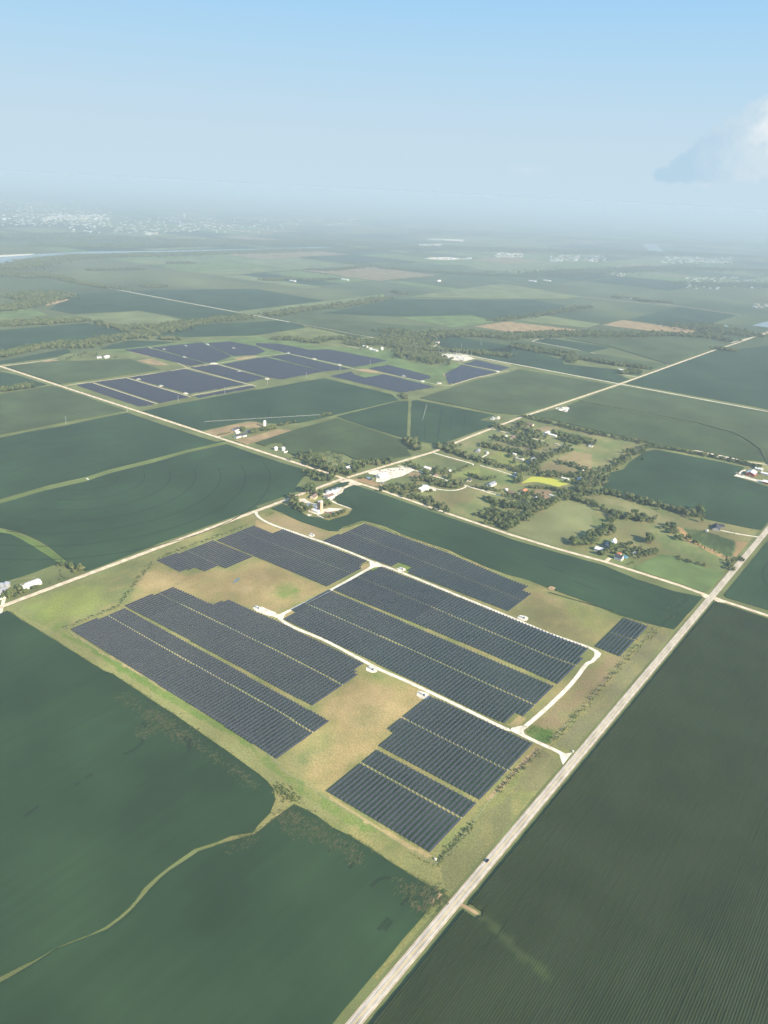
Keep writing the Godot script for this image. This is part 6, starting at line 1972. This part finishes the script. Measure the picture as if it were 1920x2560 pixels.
func pivot(a: Vector2, e: Vector2, n: int, label: String) -> void:
	var o := thing("sprinkler_pivot", Vector3(a.x, 0.0, a.y), label, "sprinkler")
	var d := Vector3(e.x - a.x, 0, e.y - a.y)
	var span := d / n
	var dir := d.normalized()
	var side := dir.cross(Vector3.UP)
	var b := MB.new()
	for k in 4:
		var s := side * (1.0 if k % 2 == 0 else -1.0) * 1.6 + dir * (1.0 if k < 2 else -1.0) * 1.6
		b.bar(s, Vector3(0, 4.4, 0), 0.09, 4)
	part("centre_tower", b.commit(), M.galvanised, o)
	for i in n:
		b = MB.new()
		var p := span * i + Vector3(0, 4.0, 0)
		for k in 4:
			var q0 := p + span * (k / 4.0) + Vector3(0, sin(PI * k / 4.0) * 0.8, 0)
			var q1 := p + span * ((k + 1) / 4.0) + Vector3(0, sin(PI * (k + 1) / 4.0) * 0.8, 0)
			b.bar(q0, q1, 0.16, 6)
		part("pipe_span", b.commit(), M.white_metal, o)
		b = MB.new()
		for s in [-0.7, 0.7]:
			b.bar(p + Vector3(0, 0, 0), p + span * 0.5 + side * s - Vector3(0, 0.8, 0), 0.05, 4)
			b.bar(p + span * 0.5 + side * s - Vector3(0, 0.8, 0), p + span, 0.05, 4)
		part("truss", b.commit(), M.galvanised, o)
		var t := span * (i + 1)
		b = MB.new()
		for s in [-2.1, 2.1]:
			b.bar(t + side * s + Vector3(0, 0.6, 0), t + Vector3(0, 4.0, 0), 0.09, 4)
		b.bar(t + side * 2.1 + Vector3(0, 0.7, 0), t - side * 2.1 + Vector3(0, 0.7, 0), 0.09, 4)
		part("drive_tower", b.commit(), M.galvanised, o)
		for s in [-2.1, 2.1]:
			b = MB.new()
			b.bar(t + side * s - dir * 0.2 + Vector3(0, 0.6, 0), t + side * s + dir * 0.2 + Vector3(0, 0.6, 0), 0.6, 10)
			part("wheel", b.commit(), M.rubber, o)


func fence(p: PackedVector2Array, label: String) -> void:
	var o := thing("perimeter_fence", Vector3(p[0].x, 0.06, p[0].y), label, "fence")
	var l := cut(p, 5.0)
	var posts := MB.new()
	var rails := MB.new()
	for i in l.size():
		var q := Vector3(l[i].x - p[0].x, 0, l[i].y - p[0].y)
		posts.bar(q, q + Vector3(0, 2.1, 0), 0.05, 4)
		if i:
			var r := Vector3(l[i - 1].x - p[0].x, 0, l[i - 1].y - p[0].y)
			for y in [0.4, 1.2, 2.05]:
				rails.bar(r + Vector3(0, y, 0), q + Vector3(0, y, 0), 0.022, 3)
	part("fence_posts", posts.commit(), M.galvanised, o, true)
	part("fence_rails", rails.commit(), M.galvanised, o, true)


func make_furniture() -> void:
	car(Vector2(-245.3, at("p", 1211, 2149).y), 0.0, "car_paint", "dark blue car driving on the paved road", "", 0.24)
	for q in [["31", 428, 670], ["31", 826, 596], ["31", 1156, 530], ["31", 1458, 476], ["32", 75, 422], ["32", 325, 374], ["32", 545, 330], ["32", 740, 291]]:
		pole(at(q[0], q[1], q[2]), 20.0, "tall pale steel pole in the line past the distant arrays", "steel poles past the distant arrays", true)
	for q in [["43", 1206, 724, "by the hay field corner"], ["43", 1246, 728, "at the paved road crossing"], ["53", 1542, 56, "along the gravel road right of the crossing"]]:
		pole(at(q[0], q[1], q[2]), 11.0, "wooden utility pole " + q[3], "poles at the crossing")
	for q in [["33", 120, 306], ["33", 390, 352], ["33", 578, 392], ["33", 690, 412], ["33", 1100, 492], ["33", 1335, 530], ["33", 1450, 552]]:
		pole(at(q[0], q[1], q[2]), 11.0, "wooden utility pole along the white cross road", "poles along the white cross road")
	for q in [["a", 606, 660], ["a", 950, 525], ["a", 1246, 372], ["a", 1003, 755]]:
		pole(at(q[0], q[1], q[2]), 11.0, "wooden utility pole along the bending gravel road", "poles along the bending gravel road")
	pivot(at("32", 430, 622), at("31", 1325, 668), 8, "long white sprinkler pivot across the soybean field")
	pivot(at("32", 1080, 652), at("32", 1106, 556), 5, "short white sprinkler pivot in the dark soybean field")
	var pump := at("31", 565, 1032)
	var o := thing("pump_station", v3(pump), "small white pump station on the grassy field track", "pump")
	box_of(o, "pump_house", Vector3(-1.5, 0, -1.2), Vector3(1.5, 2.0, 1.2), "white_metal")
	box_of(o, "fuel_tank", Vector3(2.6, 0.2, -0.8), Vector3(5.6, 1.6, 0.8), "cabinet")
	var b := MB.new()
	b.bar(Vector3(-3, 0, 0), Vector3(-3, 4.0, 0), 0.12, 6)
	part("riser_pipe", b.commit(), M.galvanised, o)
	fence(J([Z("k5", [20, 505, 400, 760, 800, 1010, 1300, 1300]), Z("51", [1000, 275, 1659, 660]), Z("52", [180, 850, 420, 1010, 700, 1175]), Z("62", [900, 60, 1165, 215])]), "low grey fence along the lush grass margin")
	fence(J([Z("62", [1165, 215, 1290, 100]), Z("k2", [900, 1520, 1240, 1160, 1620, 790])]), "grey fence on the bare strip along the entrance block")
	fence(J([Z("53", [250, 920, 480, 675, 720, 390, 940, 175]), Z("43", [700, 890, 270, 722, 0, 632]), Z("42", [1500, 578, 1000, 388, 715, 282, 560, 318, 480, 345])]), "grey fence around the upper and road sides of the park")
	fence(J([Z("41", [400, 972, 780, 818, 985, 545, 1400, 380, 1640, 290])]), "grey fence between the west meadow and the panels")
	for q in [["k1", 1495, 1505, "white sign box at the bottom corner of the park"], ["53", 395, 985, "white marker box beside the park entrance"]]:
		var c := at(q[0], q[1], q[2])
		var s := thing("marker_box", v3(c), q[3], "box")
		box_of(s, "cabinet", Vector3(-0.9, 0.3, -0.7), Vector3(0.9, 2.2, 0.7), "white_metal")
		box_of(s, "plinth", Vector3(-1.0, 0.0, -0.8), Vector3(1.0, 0.3, 0.8), "cabinet")
	make_substation()
	make_towns()


func make_substation() -> void:
	var rr := RandomNumberGenerator.new()
	rr.seed = 55
	for i in 9:
		var c := at("f", 860 + (i % 5) * 60.0, 232 + (i / 5) * 26.0 + (i % 5) * 6.0)
		var o := thing("substation_gantry", v3(c), "steel gantry in the gravel substation beside the distant arrays", "gantry", "substation gantries")
		var b := MB.new()
		for s in [-7.0, 7.0]:
			b.bar(Vector3(s, 0, 0), Vector3(s, 12.0, 0), 0.35, 4)
		part("column", b.commit(), M.galvanised, o)
		b = MB.new()
		b.box(Vector3(-7.5, 11.0, -0.4), Vector3(7.5, 12.0, 0.4))
		part("beam", b.commit(), M.galvanised, o)
		for s in [-4.0, 0.0, 4.0]:
			b = MB.new()
			b.box(Vector3(s - 0.8, 0, 2.0), Vector3(s + 0.8, 3.4, 3.6))
			part("switch_gear", b.commit(), M.cabinet, o)
	for i in 2:
		var c := at("f", 1010 + i * 60.0, 268 + i * 12.0)
		var o := thing("power_transformer", v3(c), "large grey power transformer in the gravel substation", "transformer", "substation transformers")
		box_of(o, "tank", Vector3(-3, 0, -2), Vector3(3, 4.5, 2), "grey_roof")
		for s in [-1.0, 1.0]:
			box_of(o, "radiator", Vector3(-2.6, 0.5, 2.0 if s > 0 else -3.2), Vector3(2.6, 4.0, 3.2 if s > 0 else -2.0), "cabinet")
	gable("control_house", "low reddish control house at the substation edge", "house", at("f", 1050, 296), 18.0, 8.0, 3.6, 1.2, PI / 2.0, "brown_roof", "white_metal", 0, 1)
	for q in [[735, 235], [825, 215], [855, 232], [1000, 232], [1030, 238], [1150, 262], [1255, 135], [1050, 175]]:
		pole(at("f", q[0], q[1]), 24.0, "tall slim steel pole around the substation", "steel poles at the substation", true)


# towns and yards near the horizon
func make_towns() -> void:
	var rr := RandomNumberGenerator.new()
	rr.seed = 99
	var spots := []
	for q in [["21", 0, 110, 480, 215, 330, 1.0], ["21", 180, 165, 470, 190, 130, 1.6], ["21", 300, 180, 1250, 245, 260, 1.0], ["21", 1240, 185, 1560, 215, 40, 1.6], ["22", 480, 335, 600, 352, 70, 0.9], ["22", 720, 345, 960, 372, 90, 0.9], ["22", 1200, 350, 1500, 378, 130, 0.9], ["22", 1300, 440, 1640, 490, 70, 0.6], ["21", 620, 245, 680, 256, 20, 1.2], ["22", 980, 420, 1040, 435, 12, 0.6], ["22", 1600, 555, 1659, 570, 12, 0.5], ["22", 180, 352, 370, 362, 14, 1.0]]:
		for i in q[5]:
			spots.append([at(q[0], rr.randf_range(q[1], q[3]), rr.randf_range(q[2], q[4])), q[6]])
	var b := MB.new()
	var b2 := MB.new()
	for s in spots:
		var c: Vector2 = s[0]
		var l: float = rr.randf_range(14.0, 50.0) * s[1]
		var w: float = rr.randf_range(10.0, 22.0) * s[1]
		var h := rr.randf_range(5.0, 11.0)
		(b if rr.randf() < 0.65 else b2).box(Vector3(c.x - l / 2.0, 0, c.y - w / 2.0), Vector3(c.x + l / 2.0, h, c.y + w / 2.0), false)
	var mesh := b.commit()
	b2.commit(mesh)
	mesh.surface_set_material(0, M.white_metal)
	mesh.surface_set_material(1, M.cream_wall)
	var o := MeshInstance3D.new()
	o.name = "distant_town"
	o.mesh = mesh
	add_child(o)
	tag(o, "pale scatter of town roofs beyond the river in the haze", "town", "", "stuff")
	for q in [["21", 138, 150], ["21", 797, 182]]:
		var t := thing("water_tower", v3(at(q[0], q[1], q[2])), "white water tower standing over the hazy town beyond the river", "water tower", "water towers")
		b = MB.new()
		b.lathe(Vector3.ZERO, [Vector2(6, 0), Vector2(4, 40)], 10)
		part("stem", b.commit(), M.white_metal, t)
		b = MB.new()
		b.lathe(Vector3.ZERO, [Vector2(4, 38), Vector2(17, 50), Vector2(17, 58), Vector2(8, 66), Vector2(0, 68)], 14)
		part("tank", b.commit(), M.white_metal, t)
	var sand := MB.new()
	for q in [Z("22", [180, 355, 260, 350, 370, 360, 300, 364, 200, 360]), Z("22", [150, 295, 250, 292, 240, 306, 160, 308]), Z("22", [180, 270, 350, 275, 340, 284, 200, 276]), Z("21", [0, 342, 150, 336, 130, 342, 0, 350])]:
		sand.slab(q, 1.3)
	structure("sand_bar", sand.commit(), M.white_gravel)


func _ready() -> void:
	rng.seed = 7
	make_view()
	make_materials()
	make_ground()
	make_site()
	make_acreage_turf()
	make_haze_bank()
	make_crops()
	make_far_fields()
	make_ridged_corn()
	make_roads()
	make_marks()
	make_solar()
	make_inverters()
	make_buildings()
	make_tree_meshes()
	make_stands()
	plant_trees()
	plant_tufts()
	make_furniture()
